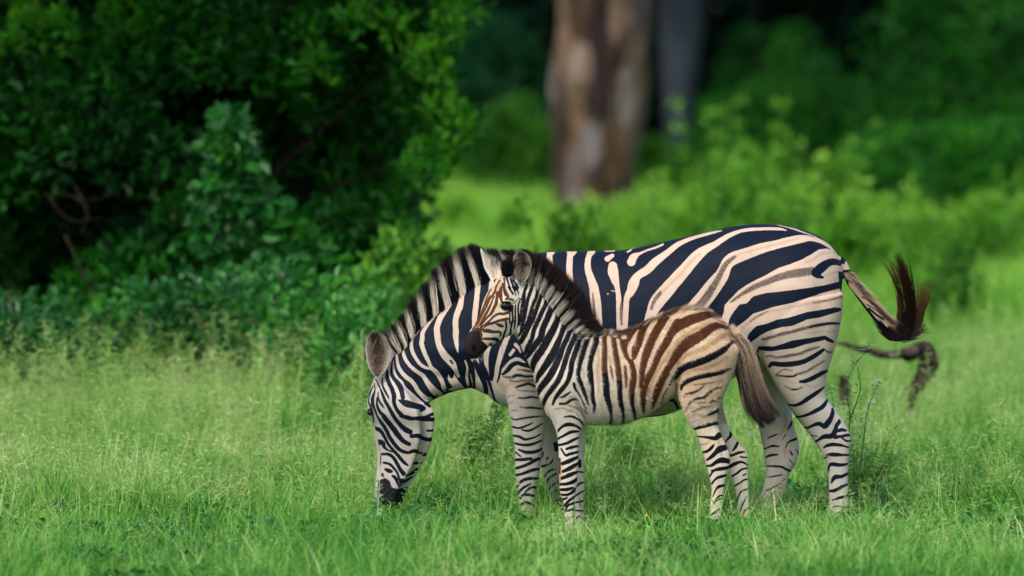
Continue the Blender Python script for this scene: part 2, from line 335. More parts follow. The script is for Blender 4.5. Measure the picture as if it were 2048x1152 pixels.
# ------------------------------------------------------------------ traced coats
ADULT_NEAR = """
K X 800,690 805,680 820,655 844,630 866,610 889,590 917,570 932,555 979,540 1030,505 1066,480 1070,640 1000,668 950,716 950,735 952,790 929,795 905,800 880,808 858,815 844,806 829,796 808,776 793,757 787,743 786,729 785,714 791,700
K X 1050,480 1200,478 1300,465 1400,440 1500,425 1620,440 1700,500 1700,560 1695,530 1664,499 1653,497 1640,500 1623,508 1603,519 1580,528 1556,536 1530,551 1513,559 1494,569 1478,580 1462,596 1449,610 1440,700 1380,770 1100,780 1030,700
w B1 110,372,90 100,400,62 98,460,66 110,520,66 120,700,66 110,900,60
w B1 325,366,110 310,400,66 302,500,66 300,580,66 305,650,70 310,720,72 320,1100,70 330,1400,60
w B1 530,366,80 505,410,60 490,470,62 492,560,70 520,650,80 550,740,96 565,850,108 575,950,112 580,1060,112 590,1152,100 600,1500,90
w B1 670,368,22 760,366,20
w B1 690,450,60 740,415,45
w B1 745,520,90 748,580,110 765,650,90 785,720,60 800,800,52 808,900,60 812,1000,64 815,1150,64 830,1500,60
w B1 870,1400,50 870,1150,56 875,1050,60 880,950,62 890,850,64 930,780,90 960,700,110 1000,625,80 1100,560,88 1180,480,84 1300,390,66 1400,310,56 1500,260,44 1600,225,36 1750,185,30 1860,160,14
w B1 935,480,90 960,430,76 1020,395,30 1100,360,24 1180,335,24 1260,300,22
w B1 895,380,20 930,358,22
w B1 930,344,14 1200,278,12 1400,222,12 1600,172,12 2048,88,14
w B2 400,130,14 600,100,16 900,108,16 1050,140,14 1150,165,18 1250,195,22 1450,270,14 1600,345,14
t B1 695,805,20 700,790,10
t B1 735,775,14 770,780,12
w B1 695,808,22
w B1 735,775,14 770,780,12
w B1 1100,1400,110 1110,1150,110 1140,1010,110 1200,890,150 1290,780,150 1390,665,140 1480,565,130 1560,470,120 1630,400,110 1700,350,84 B2 200,370,80 300,305,70 400,250,60 520,205,46 650,185,46 800,178,42 920,175,40 1010,178,40 1060,185,30 1110,197,14
w B2 -200,1500,200 -100,1260,220 60,1060,220 185,895,210 282,770,175 325,670,155 362,605,160 440,550,165 580,500,150 775,430,135 950,385,115 1150,335,115 1300,305,105 1420,305,60 1560,345,50 1650,400,45 1720,450,30 1790,540,25
W X 1447,625 1449,610 1462,596 1478,580 1494,569 1513,559 1530,551 1556,536 1580,528 1603,519 1623,508 1639,498 1653,497 1664,499 1675,513 1684,524 1720,520 1740,700 1740,1130 1460,1130 1400,900 1400,780 1420,700
k B2 1480,740,110 1560,670,120 1650,610,90 1740,600,80 1790,625,50
k B2 1500,780,60 1570,800,30
m B2 400,1110,30 560,1000,50 700,920,70 850,860,80 1000,800,90 1150,760,100 1300,735,110 1450,715,100
m B1 540,800,16 550,900,26 560,1000,24 570,1100,10
m B1 850,860,20 835,920,32 830,1020,30 835,1120,26
m B1 1140,960,30 1170,880,40 1230,800,40
t B1 1230,800,45 1300,740,30 1450,590,35 1560,460,35 1640,400,20
m B2 -100,1260,100 60,1080,100 180,900,90 260,760,70 310,660,70 370,590,60 450,530,35
t B2 370,590,60 450,530,45 540,490,30 800,420,24 1000,370,30 1250,300,26
t B2 1350,610,20 1450,570,30 1550,500,30 1650,480,25
t B2 1600,780,20 1700,740,30 1790,720,35
K B3 380,300 430,220 510,120 600,110 680,20 850,-25 1010,-40 1350,-84 1600,-124 1850,-189 1900,-200 1900,-110 1860,-104 1700,-64 1520,-14 1350,46 1180,100 940,150 800,200 680,240 590,320 480,400 420,460 360,400
K B3 600,560 630,490 720,400 850,370 980,320 1160,285 1370,220 1560,190 1720,160 1800,165 1810,200 1700,235 1560,280 1380,310 1180,395 1050,410 900,450 780,510 700,570 640,610
t B3 530,430,40 640,340,50 740,270,45 870,210,40 1000,195,30 1200,150,25 1450,100,40 1650,65,40 1840,15,35
m B3 640,340,14 740,270,20 870,210,14
m B3 1450,100,14 1650,65,22 1840,15,20
m B3 800,570,30 900,545,40 1050,500,45 1200,465,45 1320,430,45 1500,390,45 1650,365,45 1780,365,30
k B3 1400,415,14 1500,390,22 1650,365,26 1780,365,16
t B3 1350,490,18 1550,470,18 1750,460,18
K B3 760,660 840,655 950,660 1080,620 1200,580 1420,550 1600,520 1640,545 1620,565 1530,590 1350,630 1200,680 1080,695 900,720 800,710 750,700
k B3 1600,545,45 1650,575,45 1700,600,30
k B3 760,680,40 735,740,24 760,820,14
m B3 735,740,30 760,820,18 800,870,14
m B3 850,790,20 900,780,25 1000,800,30 1150,775,45 1280,750,40 1400,700,35 1530,665,25
k B3 890,910,40 930,880,55 1050,890,60 1200,880,65 1330,850,60 1450,790,55 1530,735,50 1580,700,35
m B3 1600,700,20 1640,730,35 1680,735,25
m B3 1180,970,12 1110,955,18 1050,960,20 1000,1000,26 980,1030,30 1060,1035,25 1180,1045,25
k B3 1030,1035,12 1100,1042,18 1180,1042,20 1240,1025,14
m B3 1180,1045,25 1260,1010,30 1350,985,35 1430,940,30 1560,860,25 1600,840,15
k B3 1280,1110,30 1350,1100,50 1450,1060,55 1560,1000,50 1630,970,30
t B4 600,50,20 700,60,20 750,95,14 820,120,16 900,125,12
m B4 700,170,14 760,200,20 830,230,30 900,225,30 980,190,30
t B4 760,310,10 850,315,14 940,280,14
t B4 1050,150,40 1150,190,30 1250,160,30
k B4 820,228,16 900,222,18
k B4 770,465,20 850,480,40 950,450,55 1050,385,65 1150,320,65 1250,250,50 1330,185,15
k B4 870,655,30 960,655,35 1100,610,50 1200,560,60 1300,500,65 1360,420,45 1385,360,20
k B4 985,820,20 1070,830,35 1180,780,50 1260,770,60 1330,810,75 1380,760,90 1430,680,70 1460,590,60 1455,530,30
k B4 1180,1060,25 1240,1020,40 1330,970,70 1440,960,80 1500,880,70 1520,800,60 1560,740,60 1560,710,30
k B4 1530,885,40 1600,865,55 1670,875,30
k B4 1500,980,60 1600,965,40 1680,950,45 1740,945,25
k B4 1600,990,20 1680,1040,30 1745,1035,24
k B4 1100,950,10 1160,955,12 1220,970,10
k B4 1320,1145,25 1380,1110,50 1480,1095,55 1600,1110,40 1710,1140,20
k B5 1060,160,20 1110,125,40 1200,120,50 1270,125,30 1335,125,25 1380,128,14
k B5 1110,320,22 1115,270,25 1150,240,45 1230,250,45 1300,248,35 1345,235,20
k B5 1145,480,15 1165,430,45 1200,400,55 1270,395,40 1345,360,30
k B5 1115,575,25 1170,575,40 1230,550,40 1290,515,35 1345,495,20
k B5 1160,690,15 1230,665,30 1300,650,35 1355,630,25
k B5 1160,775,12 1250,765,15 1310,785,20 1350,770,15
k B5 1140,895,10 1220,855,15 1280,820,20 1310,790,15
k B5 1130,945,10 1210,925,18 1280,905,18 1350,890,14
k B5 1180,950,8 1240,980,12 1370,985,10
k B5 1100,1000,10 1180,1000,12 1250,1020,12
K X 1600,1083 1730,1083 1730,1125 1600,1125
K X 990,1083 1100,1083 1100,1125 990,1125
w A1 1310,520,60 1300,620,54 1290,720,58 1280,800,58 1275,900,54 1290,1100,50
w A1 1450,470,50 1440,600,50 1420,900,50
w A1 1150,560,80 1140,650,56 1130,720,62 1100,800,62 1080,880,60 1085,1000,62 A2 1440,0,80 1450,100,64 1465,200,34 1470,245,12
w A1 1020,680,80 960,790,60 920,860,60 890,950,62 895,1030,64 A2 1210,130,80 1270,250,100 1340,330,104 1400,400,96 1440,480,60 1480,560,40
k A2 1370,350,24 1400,390,22
w A1 900,770,60 840,850,44 790,920,40 745,1000,44 A2 985,50,66 975,110,66 1000,200,62 1040,300,60 1080,380,50 1110,450,56 1170,500,66 1220,570,66 1260,650,60 1285,730,64 1330,760,40
W A2 1340,510 1330,600 1360,660 1400,710 1350,735 1290,735 1400,765 1500,740 1570,722 1480,630 1440,560 1425,505 1400,590 1370,590
k A2 1300,745,20 1370,770,24 1420,770,16
w A1 780,860,60 700,970,36 655,1030,36 A2 850,40,44 835,120,50 850,220,54 900,320,50 960,400,50 1020,440,45 1085,465,26
w A1 660,980,60 600,1040,40 A2 745,95,45 722,180,45 735,280,50 780,370,50 850,450,50 930,510,55 1000,560,60 1050,640,70 1110,720,90 1180,790,100 1230,800,60
k A2 1150,832,10 1190,820,18
w A2 700,40,40 650,190,30 640,250,30 640,340,40 660,430,50 700,500,55 760,570,60 830,620,60 880,680,60 920,750,60 980,820,60 1040,870,70 1100,880,60 1110,900,30
w A2 580,200,40 580,300,26 590,400,30 600,500,40 640,590,50 700,640,45 740,720,50 800,790,70 880,860,70 940,920,80 980,950,70 1000,960,40
k A2 610,60,30 630,130,24 600,260,18 570,400,20 565,500,40 590,580,50 640,640,60 690,720,70 710,790,60 720,850,60
k A2 660,885,14 760,930,90 860,960,80 960,980,70 1010,1000,50 970,1030,40
k A2 510,480,24 505,560,45 530,650,55 570,730,55 600,830,60 600,920,50 640,1020,45 700,1090,60 A3 700,10,50 800,40,60 850,50,50 900,45,50 1000,50,70 1100,60,55 1160,60,50
k A2 950,1130,30 1040,1110,30 1120,1080,40 1150,1070,30
k A2 440,590,20 440,670,24 470,750,26 520,840,20 530,875,8
k A2 350,600,14 400,700,14 440,800,30 480,900,40 530,990,45 580,1080,50 A3 590,10,50 640,80,50 700,150,60 760,200,70 820,230,70
k A2 380,780,10 390,880,24 440,960,22 470,1000,8
k A2 365,860,14 370,960,30 410,1050,40 470,1110,50 A3 460,20,60 530,110,65 600,200,70 660,280,70 720,350,60 810,400,50
k A2 330,660,12 340,760,16 310,850,40 310,940,40 350,1050,24 A3 380,30,24 430,110,45 490,200,50 540,300,50 600,390,50 660,460,50 730,500,45 800,515,40
k A2 310,700,14 270,800,20 250,900,20 290,1000,24 310,1100,16 A3 320,100,14 305,140,10
k A2 300,720,8 240,880,12 220,960,20
k A3 310,205,50 370,190,60 430,230,50 480,320,40 530,410,35 600,490,40 670,570,45 730,640,45 780,680,30
k A3 350,400,80 410,370,70 450,390,60 470,440,40 520,480,20 600,510,14
b A3 375,450,40 390,480,30
k A3 430,535,30 520,535,40 590,580,45 640,660,45 690,750,50 730,800,60
k A3 460,650,30 540,670,35 600,730,30 650,800,30 680,900,24 690,960,20
b A3 410,570,24 405,640,40 400,700,20
k A3 480,740,30 530,760,55 570,770,30
b A3 440,810,40 450,830,30
k A3 580,830,30 620,860,45 650,930,30 670,980,20
Q A3 300,900 400,890 480,860 540,900 570,990 640,1010 800,980 830,1300 250,1300
b A3 355,600,14 350,750,24 340,850,50 340,950,60
k A3 1040,205,12 1080,215,30 1160,205,30
k A3 835,290,50 930,285,55 1000,320,50 1080,335,50 1150,310,40
k A3 810,510,40 880,490,50 980,530,45 1030,540,40
k A3 870,660,30 910,655,35 970,650,25
k A3 770,830,20 850,790,40 920,730,30
k A3 700,900,70 760,900,40 850,840,20
w A2 1570,350,24 1600,450,30 1590,560,40 1610,680,40
w A2 1640,530,16 1680,700,16
W A2 1640,330 1690,400 1700,500 1715,600 1710,700 1730,760 1900,980 2100,1100 2200,800 2200,400 2000,300 1800,300
k A2 1700,360,50 1760,480,80 1810,600,70 1850,720,60 1850,880,50
k D5 15,100,60 15,240,60 30,330,60 60,400,70 110,520,40 150,640,28 190,770,28 280,880,12
k D5 260,-60,120 210,60,110 180,150,110 160,250,100 150,350,80 150,450,60 150,510,30
K D5 380,-20 400,-80 600,-60 560,120 600,250 560,265 510,225 450,220 380,255 330,310 280,370 270,420 250,500 220,560 215,530 240,440 250,350 300,200 340,80
w D5 455,60,50 490,100,40 520,160,20
w D5 385,190,45 430,130,45
k D5 290,440,30 350,390,50 400,330,60 470,295,50 530,310,50 600,330,45 680,360,40
m D5 480,380,20 560,385,30 640,400,30 720,420,30
k D5 560,392,10 640,405,12
m D5 300,470,20 400,480,44 480,450,50 580,465,40 700,465,36
k D5 420,470,20 480,450,28 580,465,20 700,465,20
m D5 380,520,25 460,530,24 560,520,24 700,520,30
m D5 460,605,34 540,580,40 620,560,44 700,590,40
k D5 470,605,14 540,580,20 620,562,24 700,590,20
m D5 470,640,10 560,650,20 700,660,20
t D5 250,560,60 330,600,60 400,560,60 560,520,60 700,520,60
t D5 320,650,12 400,625,14
m D5 350,740,10 380,710,12 440,710,10
m D5 490,740,22 570,745,28 650,730,34 760,745,28
k D5 500,740,10 570,745,14 650,730,18 760,745,14
m D5 360,820,10 420,790,14
m D5 510,855,16 580,870,28 650,865,34 800,880,28
k D5 580,870,12 650,866,18 790,880,12
m D5 400,905,14 470,900,18
m D5 400,995,16 450,1020,24 560,1000,28 680,985,28 780,975,20 840,970,10
k D5 400,995,8 450,1020,14 560,1000,16 680,985,16 780,975,8
k D1 110,150,14 170,160,18 230,140,16 290,115,10
k D1 190,175,8 250,185,20 310,160,16 375,120,10
k D1 120,225,18 180,240,22 220,260,22 300,245,16 365,210,8
k D1 135,295,16 200,310,22 280,305,24 370,270,12
k D1 165,350,14 230,375,28 310,370,28 370,345,16
k D1 140,375,12 180,410,14
k D1 125,440,20 200,440,28 275,430,24
k D1 125,520,22 200,500,26 270,470,28 320,440,30 370,430,20
k D1 125,580,18 200,565,24 280,535,28 350,520,18
k D1 145,690,16 180,640,22 240,610,28 345,605,18
k D1 155,745,18 200,695,22 270,655,16
k D1 180,780,22 220,750,26 300,760,20
k D1 220,730,12 270,690,20 330,685,20
k D1 170,850,16 230,820,26 295,845,14
k D1 175,910,8 230,895,12 290,905,8
K D4 50,190 78,195 88,230 110,280 170,345 240,430 300,500 330,545 400,560 380,620 250,560 60,300
k D4 70,128,20 84,140,14
k D4 84,190,14 128,186,14
b D4 110,222,12 118,222,10
k D4 145,252,18 172,262,14
k D4 175,292,10 200,305,9 232,330,4
k D4 195,345,9 230,365,6 285,405,3
k D4 225,390,8 260,412,5 310,450,3
k D4 262,440,8 300,470,5 340,495,3
m D4 150,270,8 250,380,16 330,460,26 380,490,30
t D4 110,200,30 160,290,40 250,400,60 330,480,70 380,500,70
k D4 130,240,8 160,275,6
k D4 235,415,12 280,450,9 330,480,6
k X 1290,836,4 1330,830,4 1362,822,5 1400,800,5
k C6 80,880,24 130,900,26 160,960,20
"""
ADULT_FAR = """
k B4 430,1000,10 520,960,25 600,925,10
k B4 750,870,10 790,800,35 820,730,24
k B4 660,1030,8 720,940,14
k B4 720,1140,15 760,1060,20 850,1020,40 900,1000,30
k B4 430,1145,12 520,1110,25 600,1130,10
k B5 300,50,12 390,20,20 490,15,12
k B5 310,160,14 380,130,30 470,120,20
k B5 320,265,14 420,265,22 520,275,26 590,310,28 645,330,14
k B5 340,405,10 440,390,16 530,370,10
k B5 330,570,14 420,530,18 500,480,12 570,425,8
k B5 380,655,8 420,600,12 455,575,8
k B5 230,735,12 270,710,20 330,700,10
k B5 405,690,14 435,685,10
k B5 220,850,10 310,810,12
k B5 620,70,10 655,120,22
k B5 620,180,8 660,240,10
b B5 700,50,10 735,110,14
t B4 700,600,60 720,800,80 620,950,60
t B5 560,60,50 560,160,30
t B5 540,420,40 450,700,50
k D1 365,500,18 410,490,18 450,470,14 470,435,8
k D1 375,420,10 380,375,14
k D1 415,435,14 425,420,14
k D1 395,590,12 430,545,18 475,525,14
k D1 405,665,12 430,610,18 500,560,12
k D1 425,720,12 450,680,18 510,635,12
k D1 450,745,10 500,710,14
k D1 450,840,8 480,810,14 520,800,8
k D1 490,300,36 500,350,36
t X 1500,700,3 1503,790,3
K X 1470,1074 1600,1074 1600,1125 1470,1125
K X 1080,1074 1160,1074 1160,1125 1080,1125
"""
CALF_NEAR = """
b C2 520,20,20 500,100,24 430,200,24 380,310,26 320,420,24 270,520,22 230,600,14
b C2 450,60,14 400,150,14 350,280,12 300,410,12 250,510,12 200,620,10
b C2 430,150,10 370,270,10 320,380,8 240,540,8 170,650,8
b C2 490,160,16 450,260,22 400,370,34 350,460,34 300,550,24 260,600,12
b C2 540,110,36 530,200,40 520,270,40 490,330,40 450,410,34 390,470,26 320,560,20 290,620,14
b C2 590,40,30 580,120,50 590,190,44 600,240,24
b C2 630,0,20 645,60,22 680,140,34 690,180,38 660,210,24
b C2 610,-20,16 625,60,14 650,150,14
k C2 750,20,10 788,100,12 800,150,8
k C2 800,20,10 835,90,12 845,140,8
k C2 700,30,24 740,90,24 760,130,20
b C2 710,210,24 740,205,30 770,220,20
b C2 745,330,16 720,380,26 640,415,34 560,415,34 490,450,28 430,510,22 370,560,18 310,620,14 300,690,16
b C2 700,485,22 620,500,36 540,520,30 470,550,34 420,560,34 360,600,14 320,650,10
b C2 520,555,14 560,575,40 610,595,36
b C2 350,660,40 400,660,56 480,675,40 560,675,34 590,700,26 580,730,14
b C2 315,775,24 380,775,36 460,775,34
k C2 460,775,34 520,780,40 545,800,34 535,830,20
b C2 440,860,50 445,865,44
b C2 690,485,18 660,490,24 665,560,24
k C2 665,560,24 665,630,24 640,690,24 620,770,22
k C2 720,420,16 715,500,20 720,550,18
k C2 760,300,16 755,400,20 760,500,24 735,600,24 730,680,24 710,740,16
k C2 800,290,14 795,380,20 795,480,24 790,560,22 780,640,10
k C2 870,200,16 840,300,20 840,400,24 845,500,24 835,600,16
k C2 900,220,10 890,300,16 885,400,18 890,500,16 880,600,8
k C2 860,180,6 800,240,6 770,270,6
k C2 970,-20,20 955,40,30 930,110,30 925,320,34 910,450,34 890,560,20
Q C2 290,640 300,760 310,800 400,880 385,925 250,1090 190,1110 110,1060 30,900 60,780 110,690 200,650
w C2 235,1050,4 300,1010,6 350,960,6 385,905,4
b C2 190,650,40 260,640,50 300,690,34 305,740,30
t C1 1060,780,80 990,1000,220 900,1150,240 C2 420,60,130 370,200,110
t C2 560,20,60 560,150,40
t C2 330,420,60 250,560,60
b C1 1020,900,30 960,1000,30 900,1150,30
b C1 1100,1000,24 1040,1150,30
b C1 1130,850,40 1140,1000,30 1150,1150,30
k C1 1190,820,40 1240,980,34 1280,1100,34 1300,1150,34
k C1 1290,850,30 1320,950,44 1380,1060,44 1430,1150,40
k C1 1360,900,40 1430,1000,50 1490,1100,40
K C1 1060,730 1090,560 1200,420 1330,330 1360,500 1350,760 1250,820 1120,800
k C3 140,370,30 130,450,36 95,550,36 75,650,36 50,780,34 20,880,26 0,940,10
k C3 75,400,16 50,470,24 30,560,24 20,650,26 10,760,26 -4,860,16
k C3 205,420,34 190,530,36 150,630,38 120,730,40 90,830,44 40,900,40 10,950,30 -20,990,20
k C3 255,480,34 225,580,44 190,680,46 150,790,50 100,890,50 50,980,60 10,1060,50
k C3 300,530,40 300,610,50 255,710,50 210,810,54 160,920,50 C4 370,90,50 320,190,50 285,275,30
k C3 385,600,70 350,700,70 310,800,70 265,900,70 C4 470,80,70 400,180,70 330,280,60 300,325,30
k C3 460,700,80 430,800,70 390,900,80 C4 570,70,86 500,200,90 430,300,90 385,390,70 375,470,40
k C3 540,800,70 500,900,66 C4 720,10,60 690,90,60 640,210,80 590,310,90 520,420,80 450,520,60 420,600,24
k C3 620,880,50 C4 815,-10,56 770,100,60 720,210,60 680,320,70 630,430,80 560,550,80 480,650,70 435,740,40 450,800,20
k C3 680,900,50 C4 880,0,50 850,100,60 800,220,60 760,330,60 720,460,60 670,580,60 590,690,60 530,780,50 500,880,30 510,930,10
k C4 955,-30,50 935,40,50 910,130,60 870,250,60 830,370,60 810,500,56 770,610,50 700,700,50 640,780,40 605,860,20
k C4 1040,0,50 1025,60,50 980,170,66 940,300,64 910,420,50 900,530,50 930,620,50 970,720,40 1000,820,24 1015,860,10
k C4 1115,-20,60 1110,50,60 1100,150,66 1060,280,60 1035,400,60 1040,530,70 1060,650,50 1065,780,50 1085,870,40 1075,950,16
k C4 850,620,30 870,680,26 920,760,16 960,850,16 990,960,14
k C4 810,715,14 740,760,30 690,780,10
k C4 690,850,24 760,845,30 820,805,30 880,800,16
m C4 780,870,14 870,890,20 930,950,16 970,1010,14
m C4 870,840,14 900,880,14 950,950,14
m C4 640,910,14 720,900,14 800,930,14 880,950,10
m C4 800,770,10 870,780,14 930,880,12 970,960,10
t C4 760,950,16 850,910,20 920,900,16
k C4 740,1000,12 820,995,24 890,1020,28 940,1070,24 970,1110,14
k C4 670,1150,16 750,1090,26 830,1085,30 900,1120,24 930,1150,10
t C4 1130,300,14 1130,500,20 1135,650,24 1130,750,16
t C4 960,450,14 965,560,16
k D1 515,190,12 550,150,20 610,130,26 670,140,22 710,165,12
k D1 505,260,16 570,225,20 630,195,24 695,190,14
k D1 515,312,18 590,295,22 650,265,24 705,240,10
k D1 590,345,20 640,330,24 690,320,16
k D1 540,340,10 580,400,18 620,390,24 700,370,18
k D1 555,475,30 620,450,36 695,415,20
k D1 560,545,26 630,510,36 695,470,20
k D1 550,605,26 620,575,36 695,545,16
k D1 515,660,18 590,655,26 650,635,32 690,605,20
k D1 515,705,16 590,705,28 645,690,20
k D1 525,750,14 600,750,20 650,720,24 690,680,12
k D1 545,800,16 590,780,16
k D1 570,850,20 610,805,22 660,770,18
k D1 580,900,14 600,850,18 650,825,20
k D1 590,895,12 650,880,24
m D1 575,965,12 650,945,16
m D1 580,1025,10 655,1005,12
t D1 530,440,40 540,580,40 530,640,30
b D1 525,430,14 530,480,14 528,560,14
b C5 235,190,40 232,300,46 235,400,50 232,500,54 235,600,56
k C5 235,600,56 250,720,60 255,820,60 280,920,44 295,1000,26 285,1080,30
b C5 305,190,40 320,290,50 335,380,50 350,470,56 365,570,54 378,680,54
k C5 378,680,54 380,780,50 385,880,50 405,960,36 410,1050,26 400,1090,26
b C5 410,290,70 425,360,70 450,440,60 480,480,50 505,560,50 515,640,60 500,740,60 490,830,50
k C5 495,800,50 500,920,40 520,1000,30 520,1060,14
B C5 300,160 600,60 620,120 590,180 560,240 520,330 520,420 500,490 480,470 450,380 455,300 400,290 350,270 310,280
w C5 325,250,30 340,248,24
w C5 410,265,36 430,262,36
w C5 555,200,24 510,290,46 475,360,46 480,440,30 492,475,8
b C5 670,60,80 610,170,70 575,270,70 550,370,50 520,460,30
b C5 820,60,80 740,190,80 690,280,80 650,380,80 620,470,70 600,560,60 590,650,50 575,740,24
b C6 158,209,90 100,290,70 60,370,70 C5 770,400,70 730,490,60 690,580,60 640,680,60 605,790,60 600,880,50 605,980,26
b C6 100,290,70 160,230,90 260,180,90 350,150,80 430,130,60 490,125,30
b C6 20,181,70 70,120,60 150,80,50
t C5 940,300,30 880,380,36 820,470,34 780,520,30 700,660,30 650,800,30
t C5 175,300,10 175,480,24 165,580,28 175,680,24
t C5 280,440,16 290,500,24 305,600,30 315,680,20
b C5 290,540,10 303,600,16 312,650,10
b C5 428,540,20 438,640,28 440,740,14
b C6 10,710,60 60,620,60 120,530,70 180,440,90 260,370,100 350,320,90 430,260,80 500,225,60 560,235,30
b C5 830,600,60 780,680,70 740,770,70 710,860,50 690,940,24
k C5 960,600,36 900,640,26 850,720,14 800,820,12 770,900,12
k C6 140,680,36 170,630,60 230,590,60 320,560,60 400,530,60 480,490,60 560,440,50 620,380,30 630,340,10
t C6 40,540,30 110,440,40 170,360,40 260,290,40 350,240,40 440,200,24
t C6 140,600,20 200,510,30 300,460,40 400,420,50 500,350,50 600,290,36
t C6 190,660,16 300,620,26 400,600,36 500,560,36 600,500,26
k C6 185,790,20 200,750,36 260,710,40 350,680,40 450,660,40 550,635,36 620,600,14
k C6 130,690,12 135,760,12 140,790,10
t C6 300,750,16 400,740,24 470,730,20 550,710,24
m C6 300,750,8 400,740,14 470,730,10
k C6 230,830,12 290,820,20 350,790,18 390,760,8
k C6 260,920,14 300,880,16 390,860,20 430,820,14 500,780,14 540,770,10
m C6 210,860,10 230,830,14
m C6 340,910,12 400,905,14
k C6 440,910,12 465,885,18
k C6 480,900,8 530,860,14
m C6 290,990,18 350,960,20 440,940,12
k C6 420,1020,14 460,1000,28 520,970,22
m C6 380,1030,12 420,1020,14
t C6 250,1040,10 320,1010,14 380,1020,12
t C6 270,1085,10 340,1060,12 420,1040,14
m C6 230,980,10 250,920,12
t C6 300,900,20 400,950,26 480,900,20
k C6 310,1142,18 400,1115,30 500,1085,34
k D2 380,670,14 460,675,22 560,685,40 650,695,60 710,650,80 740,640,50
m D2 425,790,14 520,775,20 580,720,10
k D2 470,900,24 540,880,40 600,830,40 630,790,20
k D2 530,1010,24 600,960,50 660,900,60 720,850,90 790,830,80
k D2 520,1095,24 600,1085,36 680,1030,60 760,1010,80 870,1030,60
k D2 600,1160,20 740,1140,40 850,1110,40
k D3 250,340,16 300,270,26 370,240,36 490,225,30
k D3 280,430,20 330,370,26 400,340,36 480,320,20
k D3 290,600,10 330,510,20 370,470,36 455,445,24
k D3 305,690,12 340,640,36 390,600,50 430,600,24
k D3 260,840,14 330,790,30 405,740,16
k D3 300,940,20 385,880,24
t D2 700,740,60 740,930,50
K X 1380,1100 1460,1100 1460,1130 1380,1130
K X 1090,1100 1160,1100 1160,1130 1090,1130
"""
CALF_FAR = """
k D2 770,780,12 820,720,20 870,660,40 875,600,24
k D2 900,875,16 940,830,36 975,760,34
k D2 810,940,50 900,940,30 980,905,36 1070,890,20
k D2 1010,960,14 1060,970,20 1110,970,14
k D2 850,1110,40 920,1070,50 1000,1040,36 1060,1045,24 1120,1085,10
k D3 520,345,20 600,300,24 660,250,22 740,230,16
k D3 680,325,14 715,305,14
k D3 570,460,16 640,420,20 700,380,18 750,375,10
k D3 595,680,14 620,600,18 660,530,16 745,495,10
k D3 615,860,14 660,730,14 720,600,10
k D3 670,860,12 700,780,16 765,735,12
k D3 690,1030,8 745,930,10
k D1 675,545,10 720,550,10 750,552,8
k D1 675,680,12 710,650,16 750,640,10
k D1 660,890,10 740,895,10
k D1 655,770,14 700,740,12 750,712,10
k D1 650,825,14 740,805,12
k D1 670,970,8 700,940,8 725,960,8
k D1 707,450,22 707,500,26
K X 1450,1094 1520,1094 1520,1130 1450,1130
K X 1130,1094 1190,1094 1190,1130 1130,1130
"""
# ------------------------------------------------------------------ coat materials
def coat_material(name, cream, pale, tan, mot, dark, brown, warm_z0, warm_z1, edge, thr=(-0.2, 0.9), grow=0.0):
    k = NT(name)
    p = k.pos()
    n1 = k.noise(260, 3, p); n2 = k.noise(60, 3, p); n3 = k.smooth(k.noise(230, 2, p), .35, .62); n4 = k.noise(9, 3, p)
    st = k.n("ShaderNodeMapping", {'Vector': p, 'Scale': (1.0, 1.0, 0.35)}).outputs[0]
    n5 = k.noise(420, 2, st)
    base = k.mix(k.a('warm'), pale, cream)
    base = k.mix(k.math('MULTIPLY', k.smooth(n4, 0.5, 0.72), 0.5), base, [c * q for c, q in zip(base_dirt, (1, 1, 1))])
    base = k.mix(k.math('MULTIPLY', k.smooth(n5, 0.35, 0.75), 0.22), base, [c * 0.62 for c in cream])
    base = k.mix(k.math('MULTIPLY', k.smooth(k.noise(26, 4, st), 0.45, 0.75), 0.28), base, [c * 0.6 for c in base_dirt])
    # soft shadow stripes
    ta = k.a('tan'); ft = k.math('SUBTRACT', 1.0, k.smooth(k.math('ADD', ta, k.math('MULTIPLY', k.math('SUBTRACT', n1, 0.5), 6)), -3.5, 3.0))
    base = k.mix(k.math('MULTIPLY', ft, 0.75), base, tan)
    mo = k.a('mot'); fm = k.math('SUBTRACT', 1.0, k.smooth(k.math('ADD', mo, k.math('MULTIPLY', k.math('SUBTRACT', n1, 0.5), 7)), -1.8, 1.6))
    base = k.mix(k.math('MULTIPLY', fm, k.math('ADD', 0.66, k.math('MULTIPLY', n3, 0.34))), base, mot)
    sd = k.math('ADD', k.math('SUBTRACT', k.a('sd'), grow), k.math('ADD', k.math('MULTIPLY', k.math('SUBTRACT', n1, 0.5), edge), k.math('MULTIPLY', k.math('SUBTRACT', n2, 0.5), edge * 0.6)))
    fs = k.math('SUBTRACT', 1.0, k.smooth(sd, thr[0], thr[1]))
    dk = k.mix(k.a('kind'), dark, brown)
    dk = k.mix(k.math('MULTIPLY', k.smooth(n5, 0.4, 0.8), 0.35), dk, [c * 1.8 + 0.002 for c in dark])
    c = k.mix(fs, base, dk)
    hb = k.math('ADD', k.math('MULTIPLY', n5, 0.6), k.math('MULTIPLY', n2, 0.8))
    bump = k.n("ShaderNodeBump", {'Height': hb, 'Strength': 0.35, 'Distance': 0.003}).outputs[0]
    b = k.n("ShaderNodeBsdfPrincipled", {'Base Color': c, 'Roughness': 0.6, 'Specular IOR Level': k.math('ADD', 0.10, k.math('MULTIPLY', k.math('SUBTRACT', 1.0, fs), 0.12)), 'Normal': bump})
    return k.out(b.outputs[0])

